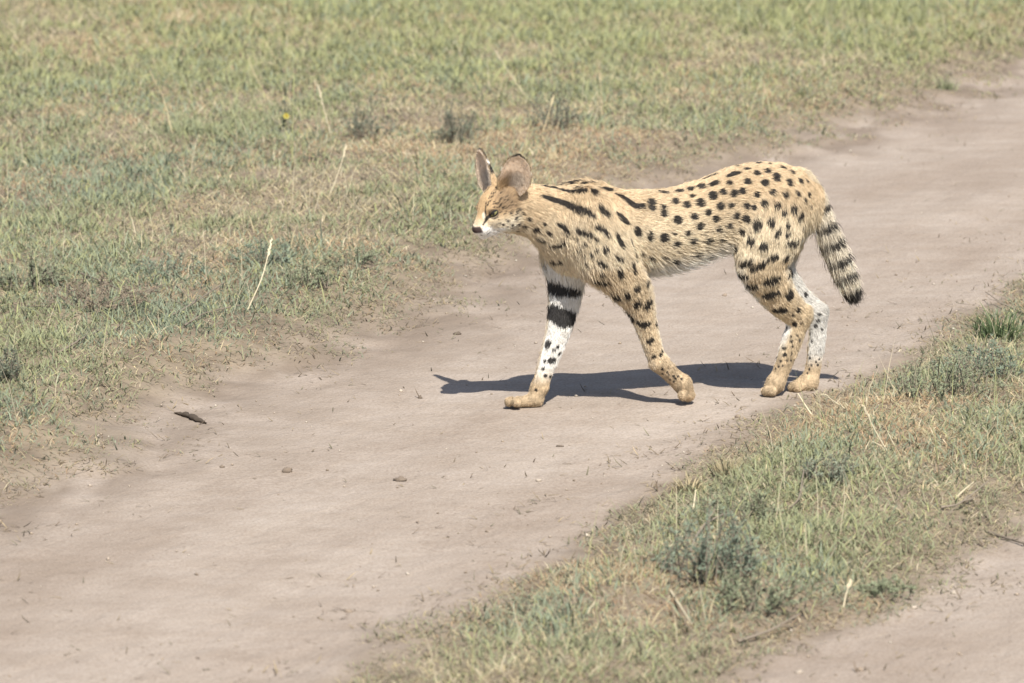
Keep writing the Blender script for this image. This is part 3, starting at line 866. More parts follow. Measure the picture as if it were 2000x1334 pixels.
# ---- ears: cupped leaves with thickness, part of the one body surface
def ear(sg):
    nt, nq = 34, 25
    base, tip = (np.array([-0.020, 0.040, 0.040]), np.array([-0.026, 0.066, 0.127])) if sg > 0 else (np.array([-0.016, -0.032, 0.036]), np.array([-0.020, -0.088, 0.127]))
    axis = tip - base; ln = np.linalg.norm(axis); axis = axis / ln
    opn = np.array([0.80, 0.60, 0.05]) if sg > 0 else np.array([0.98, -0.20, 0.05]); opn -= axis * (opn @ axis); opn /= np.linalg.norm(opn)
    side = np.cross(axis, opn)
    t = np.linspace(0, 1, nt)[:, None]; q = np.linspace(-1, 1, nq)[None, :]
    w = np.where(t < 0.40, 0.017 + 0.020 * np.sin(np.clip(t / 0.40, 0, 1) * math.pi / 2), 0.037 * np.clip(1 - ((t - 0.40) / 0.602) ** 2.5, 0, 1) ** 0.5)
    dep = 0.026 * (1 - t) + 0.004
    dep = dep * np.clip(w / 0.02, 0.1, 1)
    bend = -0.010 * t * t
    sh = []
    for off in (0.0, 0.0028):
        c = (base[None, None] + axis * (t * ln)[..., None] + side * (w * q + (0.010 * np.clip(1 - t / 0.5, 0, 1) * (q - 1) * 0.9 if sg > 0 else 0 * q))[..., None]
             + opn * (-dep * (1 - q * q) + bend + dep * 0.55)[..., None])
        if off:
            c = c - opn * (off * (1 - 0.75 * q * q))[..., None] + side * (off * 0.5 * q)[..., None] + axis * (off * 0.4 * t)[..., None]
        sh.append(c)
    V = np.concatenate([sh[0].reshape(-1, 3), sh[1].reshape(-1, 3)])
    V = H0 + V @ HR
    n1 = nt * nq; Q = []
    for i in range(nt - 1):
        for j in range(nq - 1):
            a = i * nq + j
            Q.append((a, a + 1, a + nq + 1, a + nq)); Q.append((n1 + a, n1 + a + nq, n1 + a + nq + 1, n1 + a + 1))
    for i in range(nt - 1):
        for j in (0, nq - 1):
            a = i * nq + j; f_ = (a, a + nq, n1 + a + nq, n1 + a)
            Q.append(f_ if j == 0 else f_[::-1])
    Q = np.array(Q)
    if sg > 0: Q = Q[:, ::-1]
    tt = np.broadcast_to(t, (nt, nq)).ravel(); qq = np.broadcast_to(q, (nt, nq)).ravel()
    inner = np.tile(np.array([0.82, 0.67, 0.52]), (n1, 1))
    inner = lerp(inner, np.array([0.62, 0.50, 0.38]), smooth01(0.82, 0.97, abs(qq)) * 0.8)
    inner = lerp(inner, TAN * 0.95, smooth01(0.42, 0.22, tt) * (smooth01(0.1, -0.5, qq) if sg > 0 else 0 * qq))
    inner = lerp(inner, np.array([0.24, 0.18, 0.14]), smooth01(0.55, 0.30, tt) * smooth01(0.9, 0.2, abs(qq)) * 0.45)
    outer = np.tile(TAN, (n1, 1))
    outer = lerp(outer, INK, smooth01(0.30, 0.36, tt))
    outer = lerp(outer, WHITE, smooth01(0.55, 0.58, tt) * smooth01(0.68, 0.65, tt))
    outer = lerp(outer, np.array([0.50, 0.36, 0.2]), smooth01(0.92, 0.98, abs(qq)) * 0.5)
    return V, Q, np.concatenate([inner, outer]), np.concatenate([np.zeros(n1), np.ones(n1)]), (tt, qq, axis, opn, side)

gdv = group_dist(BV)
bcol = coat(BV, BN, gdv)
allV, allQ, allC = [BV], [BQ], [bcol]
ears = []
for sg in (-1, 1):
    V, Q, Cc, io, meta = ear(sg)
    ears.append((V, Q, Cc, io, meta, sg))
    allQ.append(Q + sum(len(v) for v in allV)); allV.append(V); allC.append(Cc)
# eyelids: a shell over each eyeball with an almond opening
LID_R = 0.0158; EYE_R = 0.0148
eye_c = []
for k, sg in enumerate((-1, 1)):
    look, al, ac = EYE_AX[k]
    c = Hd(EYE[0] - 0.0085, sg * (EYE[1] - 0.0060), EYE[2]); eye_c.append(c)
    nr, na = 10, 36
    rows = []
    cols = []
    for i in range(nr):
        f = i / (nr - 1)
        for j in range(na):
            a = 2 * math.pi * j / na
            e0 = np.array([math.cos(a) * 0.0122, math.sin(a) * (0.0022 if math.sin(a) * ac[2] > 0 else 0.0040)])
            e1 = np.array([math.cos(a), math.sin(a)]) * 0.0150
            e = e0 + (e1 - e0) * f
            dpt = math.sqrt(max(LID_R ** 2 - e @ e, 1e-9)) - 0.0006 * (1 - f)
            rows.append(c + al * e[0] + ac * e[1] + look * dpt)
            cols.append(INK * 1.2 if f < 0.46 else TAN * (0.62 if math.sin(a) * ac[2] > 0 else 0.74))
    Q = np.array([(i * na + j, i * na + (j + 1) % na, (i + 1) * na + (j + 1) % na, (i + 1) * na + j) for i in range(nr - 1) for j in range(na)])
    if np.cross(al, ac) @ look > 0: Q = Q[:, ::-1]
    allQ.append(Q + sum(len(v) for v in allV)); allV.append(np.array(rows)); allC.append(np.array(cols))
allV = np.concatenate(allV); allQ = np.concatenate(allQ); allC = np.concatenate(allC)
FLIP = np.array([1, -1, 1.0])               # body coordinates -> coordinates of the empty
serval = empty('serval', tuple(O_), YAW)
props(serval, 'golden spotted cat with large ears and ringed tail walking across the dirt track', 'cat')

skin_m, n_, l_, b_ = principled('serval_skin', 0.75, 0.15)
a_ = n_.new('ShaderNodeAttribute'); a_.attribute_name = 'col'
l_.new(a_.outputs['Color'], b_.inputs['Base Color'])
body = mesh_np('body', allV * FLIP, allQ[:, ::-1].ravel(), np.arange(len(allQ)) * 4, skin_m, serval, colors=allC)

# ---- eyes
eye_m, n_, l_, b_ = principled('serval_eye', 0.06, 0.6)
a_ = n_.new('ShaderNodeAttribute'); a_.attribute_name = 'col'
l_.new(a_.outputs['Color'], b_.inputs['Base Color'])
def uv_sphere(nu, nv):
    th = np.linspace(0, math.pi, nv); ph = np.linspace(0, 2 * math.pi, nu, endpoint=False)
    V = np.array([(math.sin(a) * math.cos(b), math.sin(a) * math.sin(b), math.cos(a)) for a in th for b in ph])
    Q = [((i * nu + j), (i * nu + nu + j), (i * nu + nu + (j + 1) % nu), (i * nu + (j + 1) % nu)) for i in range(nv - 1) for j in range(nu)]
    return V, np.array(Q)
SV, SQ = uv_sphere(28, 22)
for sg in (-1, 1):
    c = eye_c[(sg + 1) // 2]
    look = 0.80 * HF + sg * 0.55 * HS + 0.05 * HU; look /= np.linalg.norm(look)
    ca = SV @ look
    ec = np.tile(np.array([0.03, 0.022, 0.018]), (len(SV), 1))
    ec = lerp(ec, np.array([0.22, 0.20, 0.08]), smooth01(0.55, 0.63, ca))
    ec = lerp(ec, np.array([0.006, 0.006, 0.006]), smooth01(0.95, 0.965, ca))
    mesh_np('eye', (c + SV * EYE_R) * FLIP, SQ[:, ::-1].ravel(), np.arange(len(SQ)) * 4, eye_m, serval, colors=ec)

# ---- fur: combed strands growing from the coat
def flow_field(p, n):
    acc = np.zeros_like(p)
    for pr in prims:
        if pr[1] == 1: continue
        segs = [(pr[2][i], pr[2][i + 1]) for i in range(len(pr[2]) - 1)] if pr[0] == 'chain' else []
        for a, b in segs:
            ba = b - a; L = np.linalg.norm(ba)
            t = np.clip((p - a) @ ba / (L * L), 0, 1)
            d = np.linalg.norm(p - a - t[:, None] * ba, axis=1)
            acc += np.exp(-d / 0.022)[:, None] * (ba / L)
    acc /= np.linalg.norm(acc, axis=1, keepdims=True) + 1e-9
    acc[:, 2] -= 0.25
    q = (p - H0) @ HR.T
    hd = (p - Hd(0.10, 0, -0.02)); hd /= np.linalg.norm(hd, axis=1, keepdims=True)
    return acc, hd

tri = np.concatenate([BQ[:, [0, 1, 2]], BQ[:, [0, 2, 3]]])
ta = np.linalg.norm(np.cross(BV[tri[:, 1]] - BV[tri[:, 0]], BV[tri[:, 2]] - BV[tri[:, 0]]), axis=1) / 2
tc_ = BV[tri].mean(1)
flv, hdv = flow_field(BV, BN)
gt = np.argmin(gdv[:, tri[:, 0]], axis=0)
wgt = ta * np.where(gt == 1, 2.2, 1.0)
NF = 320000
pick = rng.choice(len(tri), NF, p=wgt / wgt.sum())
r1 = np.sqrt(rng.random(NF)); r2 = rng.random(NF)
bw = np.stack([1 - r1, r1 * (1 - r2), r1 * r2], -1)
fp = (BV[tri[pick]] * bw[..., None]).sum(1)
fn = (BN[tri[pick]] * bw[..., None]).sum(1); fn /= np.linalg.norm(fn, axis=1, keepdims=True)
gdf = (gdv[:, tri[pick]] * bw[None]).sum(2)
q = (fp - H0) @ HR.T
bare = (q[:, 0] > 0.0805) & (q[:, 2] > -0.037) & (q[:, 2] < -0.019)
for sg in (-1, 1):
    bare |= np.linalg.norm(q - EYE * np.array([1, sg, 1]), axis=1) < 0.0105
keep = ~bare
fp, fn, gdf, q = fp[keep], fn[keep], gdf[:, keep], q[keep]
NF = len(fp)
g = np.argmin(gdf, axis=0)
fl = (flv[tri[pick][keep]] * bw[keep][..., None]).sum(1); hd = (hdv[tri[pick][keep]] * bw[keep][..., None]).sum(1)
wh = smooth01(0.02, -0.01, gdf[1] - gdf[0])
fl = fl * (1 - wh[:, None]) + hd * wh[:, None]
T = fl - fn * (fl * fn).sum(1)[:, None]; T /= np.linalg.norm(T, axis=1, keepdims=True) + 1e-9
B = np.cross(fn, T)
z = fp[:, 2]
length = np.full(NF, 0.0115)
under = smooth01(0.1, -0.7, fn[:, 2]) * (z > 0.24) * ((g == 0) | (g == 3) | (g == 2))
length += (0.003 + 0.013 * smooth01(-0.2, -0.08, fp[:, 0])) * under
leg = (g >= 2) & (g <= 5)
length = np.where(leg, 0.0095 + 0.007 * smooth01(0.18, 0.36, z), length) + np.where(leg, 0.003 * under, 0)
length = np.where(leg & (z < 0.10), 0.0055, length)
length = np.where(g == 6, 0.010 + 0.013 * smooth01(0.12, 0.42, tail_param(fp)), length)
hl = 0.0035 + 0.0085 * smooth01(0.055, -0.01, q[:, 0])
length = length * (1 - wh) + hl * wh
length *= rng.uniform(0.65, 1.25, NF)
lift = np.where(g == 6, 0.52, np.where(leg, 0.38, 0.27)) + 0.12 * under
lift = lift * (1 - wh) + 0.40 * wh
clump = (h3(fp, 130, 13) - 0.5) * 0.9 + (h3(fp, 48, 14) - 0.5) * 0.5
jit = rng.normal(0, 0.11, NF) + clump * 0.38
dirv = T + B * jit[:, None]
dirv[:, 2] -= 0.20 * under
dirv /= np.linalg.norm(dirv, axis=1, keepdims=True)
lift = lift * rng.uniform(0.6, 1.4, NF)
gd_ = rng.random(NF) < 0.08
lift = np.where(gd_, lift * 1.6, lift); length = np.where(gd_ & (wh < 0.5), length * 1.3, length)
K = 5
tt = np.linspace(0, 1, K)
pos = (fp[:, None] - fn[:, None] * 0.0004 + length[:, None, None] * (dirv[:, None] * tt[None, :, None]
       + fn[:, None] * (lift[:, None] * (1.25 * tt - 0.75 * tt ** 2)[None])[..., None]))
qp = fp + dirv * (length * rng.uniform(0.25, 0.75, NF))[:, None]
fc = coat(qp, fn, gdf)
fc = np.clip(fc * (rng.normal(1.0, 0.15, NF) * (0.80 + 0.22 * h3(fp, 170, 31) + 0.18 * h3(fp, 70, 32)))[:, None], 0.008, 0.92)
# ear hair
ep, ed, el, ecx = [], [], [], []
for V, Q, Cc, io, (te, qe, ax_, op_, sd_), sg in ears:
    axw, opw, sdw = ax_ @ HR, op_ @ HR, sd_ @ HR
    n1 = len(te)
    for layer, cnt in ((0, 3600), (1, 3200)):
        i = rng.integers(0, n1, cnt)
        p0 = V[layer * n1 + i] + rng.normal(0, 0.0012, (cnt, 3))
        edge = smooth01(0.45, 0.95, abs(qe[i]))
        if layer == 0:
            fringe = smooth01(0.65, 0.30, te[i]) * (1 - 0.6 * edge)
            d = axw * 0.9 + opw * 0.22 - sdw * (qe[i] * 0.35)[:, None] + rng.normal(0, 0.10, (cnt, 3))
            L = 0.0035 + 0.015 * fringe
            cc = lerp(Cc[i], np.array([0.88, 0.80, 0.70]), np.clip(fringe, 0, 1) * 0.7 * (smooth01(-0.6, 0.0, qe[i]) if sg > 0 else 1.0))
        else:
            d = axw * 0.9 - opw * 0.25 + rng.normal(0, 0.10, (cnt, 3)); L = np.full(cnt, 0.006); cc = Cc[n1 + i]
        ep.append(p0); ed.append(d / np.linalg.norm(d, axis=1, keepdims=True)); el.append(L * rng.uniform(0.6, 1.2, cnt))
        ecx.append(cc * rng.normal(1, 0.12, cnt)[:, None])
ep, ed, el, ecx = map(np.concatenate, (ep, ed, el, ecx))
epos = ep[:, None] + ed[:, None] * (el[:, None] * tt[None])[..., None]
pos = np.concatenate([pos, epos]); fc = np.clip(np.concatenate([fc, ecx]), 0.006, 0.95)
NC = len(pos)
rad = np.concatenate([np.full(NF, 0.00040) * np.where(wh > 0.5, 0.7, 1.0), np.full(len(ep), 0.00036)])
rad = rad[:, None] * np.array([1.0, 1.0, 0.9, 0.65, 0.15])[None]
hc = bpy.data.hair_curves.new('fur')
hc.add_curves([K] * NC)
hc.points.foreach_set('position', (pos * FLIP).astype(np.float32).ravel())
ra = hc.attributes.get('radius') or hc.attributes.new('radius', 'FLOAT', 'POINT')
ra.data.foreach_set('value', rad.astype(np.float32).ravel())
ca = hc.attributes.new('col', 'FLOAT_COLOR', 'CURVE')
ca.data.foreach_set('color', np.concatenate([fc, np.ones((NC, 1))], 1).astype(np.float32).ravel())
fur_m, n_, l_, b_ = principled('serval_fur', 0.55, 0.25)
a_ = n_.new('ShaderNodeAttribute'); a_.attribute_name = 'col'
l_.new(a_.outputs['Color'], b_.inputs['Base Color'])
hc.materials.append(fur_m)
fur = bpy.data.objects.new('fur', hc); col.objects.link(fur); fur.parent = serval

# ---- whiskers
wm, n_, l_, b_ = principled('whisker', 0.4, 0.4, (0.85, 0.83, 0.8))
for sg in (-1, 1):
    wp = []
    for k in range(4):
        a = np.array([0.076 - 0.004 * (k % 3), sg * 0.020, -0.027 - 0.004 * (k // 2)])
        d = np.array([-0.25 - 0.1 * (k % 3), sg * 0.9, -0.15 - 0.08 * k]); d /= np.linalg.norm(d)
        L = rng.uniform(0.045, 0.065)
        s5 = np.linspace(0, 1, 6)[:, None]
        wp.append(a + d * L * s5 + np.array([-0.5, 0, -0.25]) * L * 0.35 * s5 ** 2)
    hw = bpy.data.hair_curves.new('whiskers'); hw.add_curves([6] * len(wp))
    hw.points.foreach_set('position', ((H0 + np.concatenate(wp) @ HR) * FLIP).astype(np.float32).ravel())
    r_ = hw.attributes.get('radius') or hw.attributes.new('radius', 'FLOAT', 'POINT')
    r_.data.foreach_set('value', np.tile(np.linspace(0.00013, 0.00005, 6), len(wp)).astype(np.float32))
    hw.materials.append(wm)
    wo = bpy.data.objects.new('whiskers', hw); col.objects.link(wo); wo.parent = serval

# ------------------------------------------------------------------ single plants, stalks, twigs and clods
def foot(px, py):
    z = 0.0
    for _ in range(6):
        p = gnd(px, py, z); z = float(gz(p[0:1], p[1:2])[0])
    return np.array([p[0], p[1], z])
def lift_pt(px, py, Y):
    """point in the vertical plane at distance Y"""
    r = ray(px, py); return C_ + r * (Y / r[1])

def tube(pts, rad, ns=5):
    pts = np.asarray(pts, float); n = len(pts)
    t = np.gradient(pts, axis=0); t /= np.linalg.norm(t, axis=1, keepdims=True) + 1e-9
    ref = np.array([0.3, 0.8, 0.52]); u = np.cross(t, ref); u /= np.linalg.norm(u, axis=1, keepdims=True) + 1e-9
    v = np.cross(t, u)
    a = np.arange(ns) * 2 * math.pi / ns
    V = pts[:, None] + (u[:, None] * np.cos(a)[None, :, None] + v[:, None] * np.sin(a)[None, :, None]) * np.asarray(rad)[:, None, None]
    Q = []
    for i in range(n - 1):
        for j in range(ns):
            Q.append((i * ns + j, i * ns + (j + 1) % ns, (i + 1) * ns + (j + 1) % ns, (i + 1) * ns + j))
    return V.reshape(-1, 3), np.array(Q)
class Bag:
    def __init__(s): s.V = []; s.L = []; s.S = []; s.C = []; s.nv = 0; s.nl = 0
    def add(s, V, Q, c):
        V = np.asarray(V); Q = np.asarray(Q)
        s.V.append(V); s.L.append((Q + s.nv).ravel()); k = Q.shape[1]
        s.S.append(s.nl + np.arange(len(Q)) * k); s.nv += len(V); s.nl += Q.size
        s.C.append(np.tile(c, (len(V), 1)) if np.ndim(c) == 1 else c)
    def build(s, name, mat, parent=None, origin=np.zeros(3), smooth=True):
        return mesh_np(name, np.concatenate(s.V) - origin, np.concatenate(s.L), np.concatenate(s.S), mat, parent, np.concatenate(s.C), smooth)

plant_m = leaf_mat('dry_stem', trans=0.15, rough=0.7)
leafy_m = leaf_mat('herb_leaf', trans=0.3, rough=0.65)

def curve_pts(ctrl, n=9):
    ctrl = np.asarray(ctrl, float)
    if len(ctrl) == 2: ctrl = np.array([ctrl[0], ctrl.mean(0) + rng.normal(0, 0.02, 3) * np.linalg.norm(ctrl[1] - ctrl[0]), ctrl[1]])
    t = np.linspace(0, 1, len(ctrl)); ts = np.linspace(0, 1, n)
    out = np.stack([np.interp(ts, t, ctrl[:, k]) for k in range(3)], -1)
    for _ in range(2): out[1:-1] = (out[:-2] + 2 * out[1:-1] + out[2:]) / 4
    return out

def stalk(base, tip, label, r=0.0016, color=PALE, head=True, mid=None):
    r = min(r * 1.2, 0.0026)
    b = foot(*base); pts = [b - np.array([0, 0, 0.01])]
    tall_ = max(lift_pt(*tip, b[1])[2] - b[2], 0.02)
    if mid: pts.append(lift_pt(*mid, b[1]))
    pts.append(lift_pt(*tip, b[1] + tall_ * rng.uniform(-0.15, 0.3)))
    c = curve_pts(pts, 10)
    root = empty('dry_grass_stalk', tuple(b))
    props(root, label, 'grass stalk', 'dry grass stalks')
    g = Bag(); V, Q = tube(c, np.linspace(r, r * 0.5, len(c))); g.add(V, Q, color)
    g.build('stem', plant_m, root, b)
    g = Bag()                                    # narrow sheath leaf and seed head
    d = c[-1] - c[-3]; d /= np.linalg.norm(d)
    s = np.cross(d, [0, 1, 0.2]); s /= np.linalg.norm(s)
    L = np.linalg.norm(c[-1] - c[0])
    for t0 in (0.15, 0.35):
        p = c[int(t0 * 9)]; sg = rng.choice([-1, 1])
        q = np.array([p, p + d * L * 0.16 + s * sg * 0.006, p + d * L * 0.30 + s * sg * 0.020])
        wv = np.array([0.0016, 0.0022, 0.0002])[:, None] * np.cross(d, s)
        V = np.concatenate([q - wv - s * wv[:, :1], q + wv + s * 0.0012])
        g = Bag(); g.add(V, [(0, 1, 4, 3), (1, 2, 5, 4)], color * 0.92); g.build('leaf', plant_m, root, b)
    if head:
        g = Bag()
        for k in range(14):
            p = c[-1] - d * L * 0.22 * k / 14
            V, Q = tube(np.array([p, p + d * 0.006 + s * rng.uniform(-1, 1) * 0.004, p + d * 0.012 + s * rng.uniform(-1, 1) * .004]), [r * .5, r * 1.0, r * .2], 4)
            g.add(V, Q, color * rng.uniform(0.85, 1.1))
        g.build('seed_head', plant_m, root, b)
    return root

for a in [
    ((480, 606), (529, 472), 'tallest pale straw stalk leaning right at the edge of the left verge', 0.0019, PALE * 1.1, True, (514, 540)),
    ((1592, 812), (1558, 768), 'thick pale straw stalk jutting out beside the hind paws', 0.0030, PALE * 1.15, False, None),
    ((1664, 800), (1611, 772), 'thin straw stalk leaning left over the dirt behind the hind paws', 0.0014, PALE, True, None),
    ((1351, 1003), (1359, 956), 'short upright pale straw tuft stalk beside the blue-green herb bush', 0.0030, PALE * 1.2, False, None),
    ((1742, 888), (1688, 798), 'long straw stalk lying slanted in the middle of the right grass strip', 0.0016, PALE, True, None),
    ((1752, 874), (1732, 840), 'short straw stalk next to the long slanted one in the right strip', 0.0016, PALE, False, None),
    ((1646, 1180), (1659, 1140), 'pale bristly straw stalk near the lower edge of the right strip', 0.0026, PALE * 1.15, True, None),
    ((338, 262), (294, 143), 'long curved straw stalk left of the yellow flower', 0.0014, STRAW * 1.1, True, (322, 195)),
    ((512, 170), (482, 105), 'curved straw stalk above and left of the yellow flower', 0.0016, STRAW * 1.1, False, None),
    ((640, 384), (675, 287), 'straw stalk leaning right in the verge left of the cat head', 0.0018, PALE, True, (664, 330)),
    ((648, 262), (623, 172), 'straw stalk leaning left just right of the yellow flower', 0.0018, PALE, True, None),
    ((1030, 188), (967, 98), 'long thin straw stalk slanting left above the cat head', 0.0014, PALE, True, None),
    ((1177, 228), (1172, 145), 'upright dry stalk in the verge above the cat shoulder', 0.0014, STRAW, True, None),
    ((1058, 262), (1080, 192), 'dry stalk leaning right above the far ear', 0.0016, STRAW * 1.1, True, None),
    ((569, 80), (563, -20), 'tall thin stalk cut off by the top edge of the picture', 0.0014, STRAW, True, None),
    ((571, 322), (574, 150), 'tall thin green stalk beside the yellow flower', 0.0014, LIME, True, None),
    ((266, 463), (257, 425), 'short pale stalk in the left verge above the brown twigs', 0.0018, PALE, False, None),
    ((1905, 60), (1850, 5), 'thin straw stalk near the top right corner of the verge', 0.0014, STRAW, True, None),
]: stalk(a[0], a[1], a[2], a[3], a[4], a[5], a[6])

BARK = np.array([0.24, 0.20, 0.155])
def twig(pix, label, r=0.0032, color=BARK, up=0.03, forks=3):
    b = foot(*pix[0]); ctrl = [b]
    for i, q in enumerate(pix[1:]):
        f = foot(*q); h = up * (i + 1) / (len(pix) - 1)
        ctrl.append(lift_pt(q[0], q[1], f[1] - h / 0.19 * 0.5) if up else f)
    c = curve_pts(ctrl, 11); c[:, 2] += 0.006
    root = empty('dead_twig', tuple(b)); props(root, label, 'twig', 'dead twigs in the grass')
    g = Bag(); rr = np.linspace(r, r * 0.45, len(c)) * rng.uniform(0.85, 1.15, len(c))
    V, Q = tube(c, rr, 6); g.add(V, Q, color); g.build('stem', plant_m, root, b)
    L = np.linalg.norm(c[-1] - c[0])
    for k in range(forks):
        i = rng.integers(2, 9); d = c[i + 1] - c[i]; d /= np.linalg.norm(d)
        e = d + rng.normal(0, 0.5, 3); e[2] = abs(e[2]) * 0.6; e /= np.linalg.norm(e)
        s = L * rng.uniform(0.15, 0.35)
        pts = c[i] + e * s * np.linspace(0, 1, 5)[:, None] + rng.normal(0, 0.004, (5, 3)) * np.linspace(0, 1, 5)[:, None]
        g = Bag(); V, Q = tube(pts, np.linspace(rr[i] * 0.7, rr[i] * 0.25, 5), 5); g.add(V, Q, color * 1.05); g.build('branch', plant_m, root, b)
for a in [
    ([(1310, 1160), (1330, 1192), (1352, 1226)], 'pale straight stick lying in the foreground grass below the herb bush', 0.0034, PALE * 0.85, 0.03, 0),
    ([(1348, 1084), (1362, 1042), (1399, 1013), (1432, 1006)], 'arched grey-brown twig curving through the blue-green herb bush', 0.0032, BARK * 1.25, 0.05, 2),
    ([(1540, 1000), (1561, 981), (1570, 922)], 'upright grey twig standing in the right grass strip', 0.0026, BARK * 1.2, 0.06, 3),
    ([(1427, 1142), (1470, 1100), (1487, 1080)], 'brown twig slanting right just below the herb bush', 0.0030, BARK * 1.1, 0.03, 2),
    ([(1837, 996), (1873, 991), (1931, 944)], 'bent brown twig at the lower edge of the right grass strip', 0.0030, BARK * 1.2, 0.03, 2),
    ([(1866, 978), (1902, 946)], 'short straw coloured twig above the bent brown one', 0.0026, PALE, 0.03, 0),
    ([(1930, 1044), (1965, 1056), (2010, 1070)], 'dark twig lying on the second track at the right picture edge', 0.0034, BARK * 0.8, 0.0, 2),
    ([(1441, 1258), (1503, 1238), (1561, 1205)], 'long curved brown twig by the bottom of the right strip', 0.0034, BARK * 1.15, 0.03, 2),
    ([(113, 696), (148, 673), (197, 648)], 'grey stick slanting through the green grass at far left', 0.0036, BARK * 1.1, 0.03, 2),
    ([(317, 628), (363, 606), (437, 557)], 'long brown twig slanting right in the left verge', 0.0034, BARK * 1.05, 0.04, 3),
    ([(150, 535), (200, 553), (250, 578)], 'brown twig leaning down right among dead stems at left', 0.0030, BARK * 0.9, 0.03, 3),
    ([(80, 530), (120, 560), (190, 600)], 'leftmost brown twig of the dead brush patch', 0.0030, BARK * 0.9, 0.03, 3),
    ([(225, 610), (250, 585), (320, 560)], 'dark brown twig low in the dead brush patch', 0.0034, BARK * 0.75, 0.03, 3),
    ([(360, 640), (400, 615), (470, 600)], 'thin grey twig beside the tallest pale straw stalk', 0.0026, BARK * 1.1, 0.02, 2),
    ([(2005, 618), (1955, 596), (1925, 574)], 'bare grey twig reaching left at the right picture edge', 0.0026, BARK * 1.1, 0.04, 2),
    ([(1960, 762), (1934, 719), (1884, 672)], 'long grey twig slanting up left through the grey-green herb at right', 0.0026, BARK * 1.2, 0.04, 2),
]: twig(*a)

def herb(base, w_px, h_px, label, leafc, n_st=34, group='small herb bushes in the grass', leaf=0.009, name='herb_bush', feather=True):
    b = foot(*base); D_ = np.linalg.norm(b - C_); sc = D_ / FPX
    W, H_ = w_px * sc / 2 * 1.3, h_px * sc * 0.8
    root = empty(name, tuple(b)); props(root, label, 'plant', group)
    st, lf = Bag(), Bag()
    for k in range(n_st):
        a = rng.uniform(0, 2 * math.pi); rr = rng.random() ** 0.4 * rng.uniform(0.6, 1.15)
        o = b + np.array([math.cos(a), math.sin(a), 0]) * W * 0.75 * rng.random()
        tipp = b + np.array([math.cos(a) * W * rr, math.sin(a) * W * rr, H_ * max(1.1 - 0.75 * rr * rr, 0.12) * rng.uniform(0.35, 1.2)])
        mid = (o + tipp) / 2 + np.array([0, 0, H_ * 0.12]) + rng.normal(0, 0.008, 3)
        c = curve_pts([o, mid, tipp], 7)
        V, Q = tube(c, np.linspace(0.0016, 0.0006, 7), 4); st.add(V, Q, BARK * rng.uniform(0.7, 1.2))
        m = 46 if feather else 12
        t = rng.uniform(0.18, 1, m); i = np.minimum((t * 6).astype(int), 5); fr = t * 6 - i
        p = c[i] * (1 - fr)[:, None] + c[i + 1] * fr[:, None]
        d = rng.normal(0, 1, (m, 3)); d[:, 2] = np.abs(d[:, 2]) * 0.6 + 0.2; d /= np.linalg.norm(d, axis=1, keepdims=True)
        L = leaf * rng.uniform(0.5, 1.4, m)
        s = np.cross(d, rng.normal(0, 1, (m, 3))); s /= np.linalg.norm(s, axis=1, keepdims=True); s *= (L * (0.13 if feather else 0.09))[:, None]
        e = p + d * L[:, None]; md = p + d * (L * 0.5)[:, None] + rng.normal(0, 0.0008, (m, 3))
        V = np.stack([p, md + s, e, md - s], 1).reshape(-1, 3)
        cc = leafc * rng.normal(1, 0.16, m)[:, None] * (1 + 0.25 * (rng.random(m) < 0.15)[:, None])
        lf.add(V, np.arange(m * 4).reshape(-1, 4), np.clip(np.repeat(cc, 4, 0), 0.01, 0.9))
    so = st.build('stems', plant_m, root, b); so['kind'] = 'stuff'; fo = lf.build('foliage', leafy_m, root, b, smooth=False); fo['kind'] = 'stuff'
BG = np.array([0.245, 0.300, 0.220]); DG = np.array([0.195, 0.218, 0.160]); GG = np.array([0.275, 0.305, 0.195]); BR = np.array([0.32, 0.26, 0.19])
for a in [
    ((1385, 1125), 215, 150, 'largest blue-green feathery herb bush at the near edge of the right grass strip', BG, 85),
    ((1440, 1010), 150, 70, 'low bushy green herb just above the largest blue-green bush', GG, 40),
    ((1840, 775), 200, 95, 'grey-green herb bush beside twigs on the right side of the strip', GG, 60),
    ((1915, 735), 150, 85, 'dense grey-green herb touching the right end of the grass strip', BG, 45),
    ((1620, 945), 120, 62, 'dark green low herb in the middle of the right grass strip', DG * 1.3, 36),
    ((1490, 1180), 190, 80, 'sprawling green herb in the foreground below the brown twig', GG, 46),
    ((715, 270), 95, 92, 'leftmost of the three dark herb clumps in the verge behind the cat', DG * 1.1, 34),
    ((888, 272), 78, 100, 'middle one of the three dark herb clumps behind the cat', DG, 40),
    ((1082, 250), 110, 98, 'dark herb clump directly above the cat neck', DG * 1.2, 36),
    ((515, 520), 120, 62, 'bluish low herb just above the tallest pale straw stalk', BG, 36),
    ((600, 560), 110, 55, 'grey-green herb right of the tallest pale straw stalk', GG, 32),
    ((15, 745), 60, 95, 'dark herb clump at the left picture edge', DG, 26),
    ((190, 600), 230, 60, 'patch of dead brown brushwood in the left verge', BR, 50),
    ((60, 560), 130, 70, 'grey-green scrubby herb left of the dead brushwood', GG * 0.9, 36),
    ((330, 540), 150, 50, 'low bluish herb right of the dead brushwood', BG, 34),
    ((690, 520), 140, 40, 'low sage herb near the verge edge left of the cat chest', GG, 30),
    ((1730, 1165), 110, 45, 'pale green herb at the lower edge of the right strip near the second track', GG * 1.1, 26),
]: herb(*a)

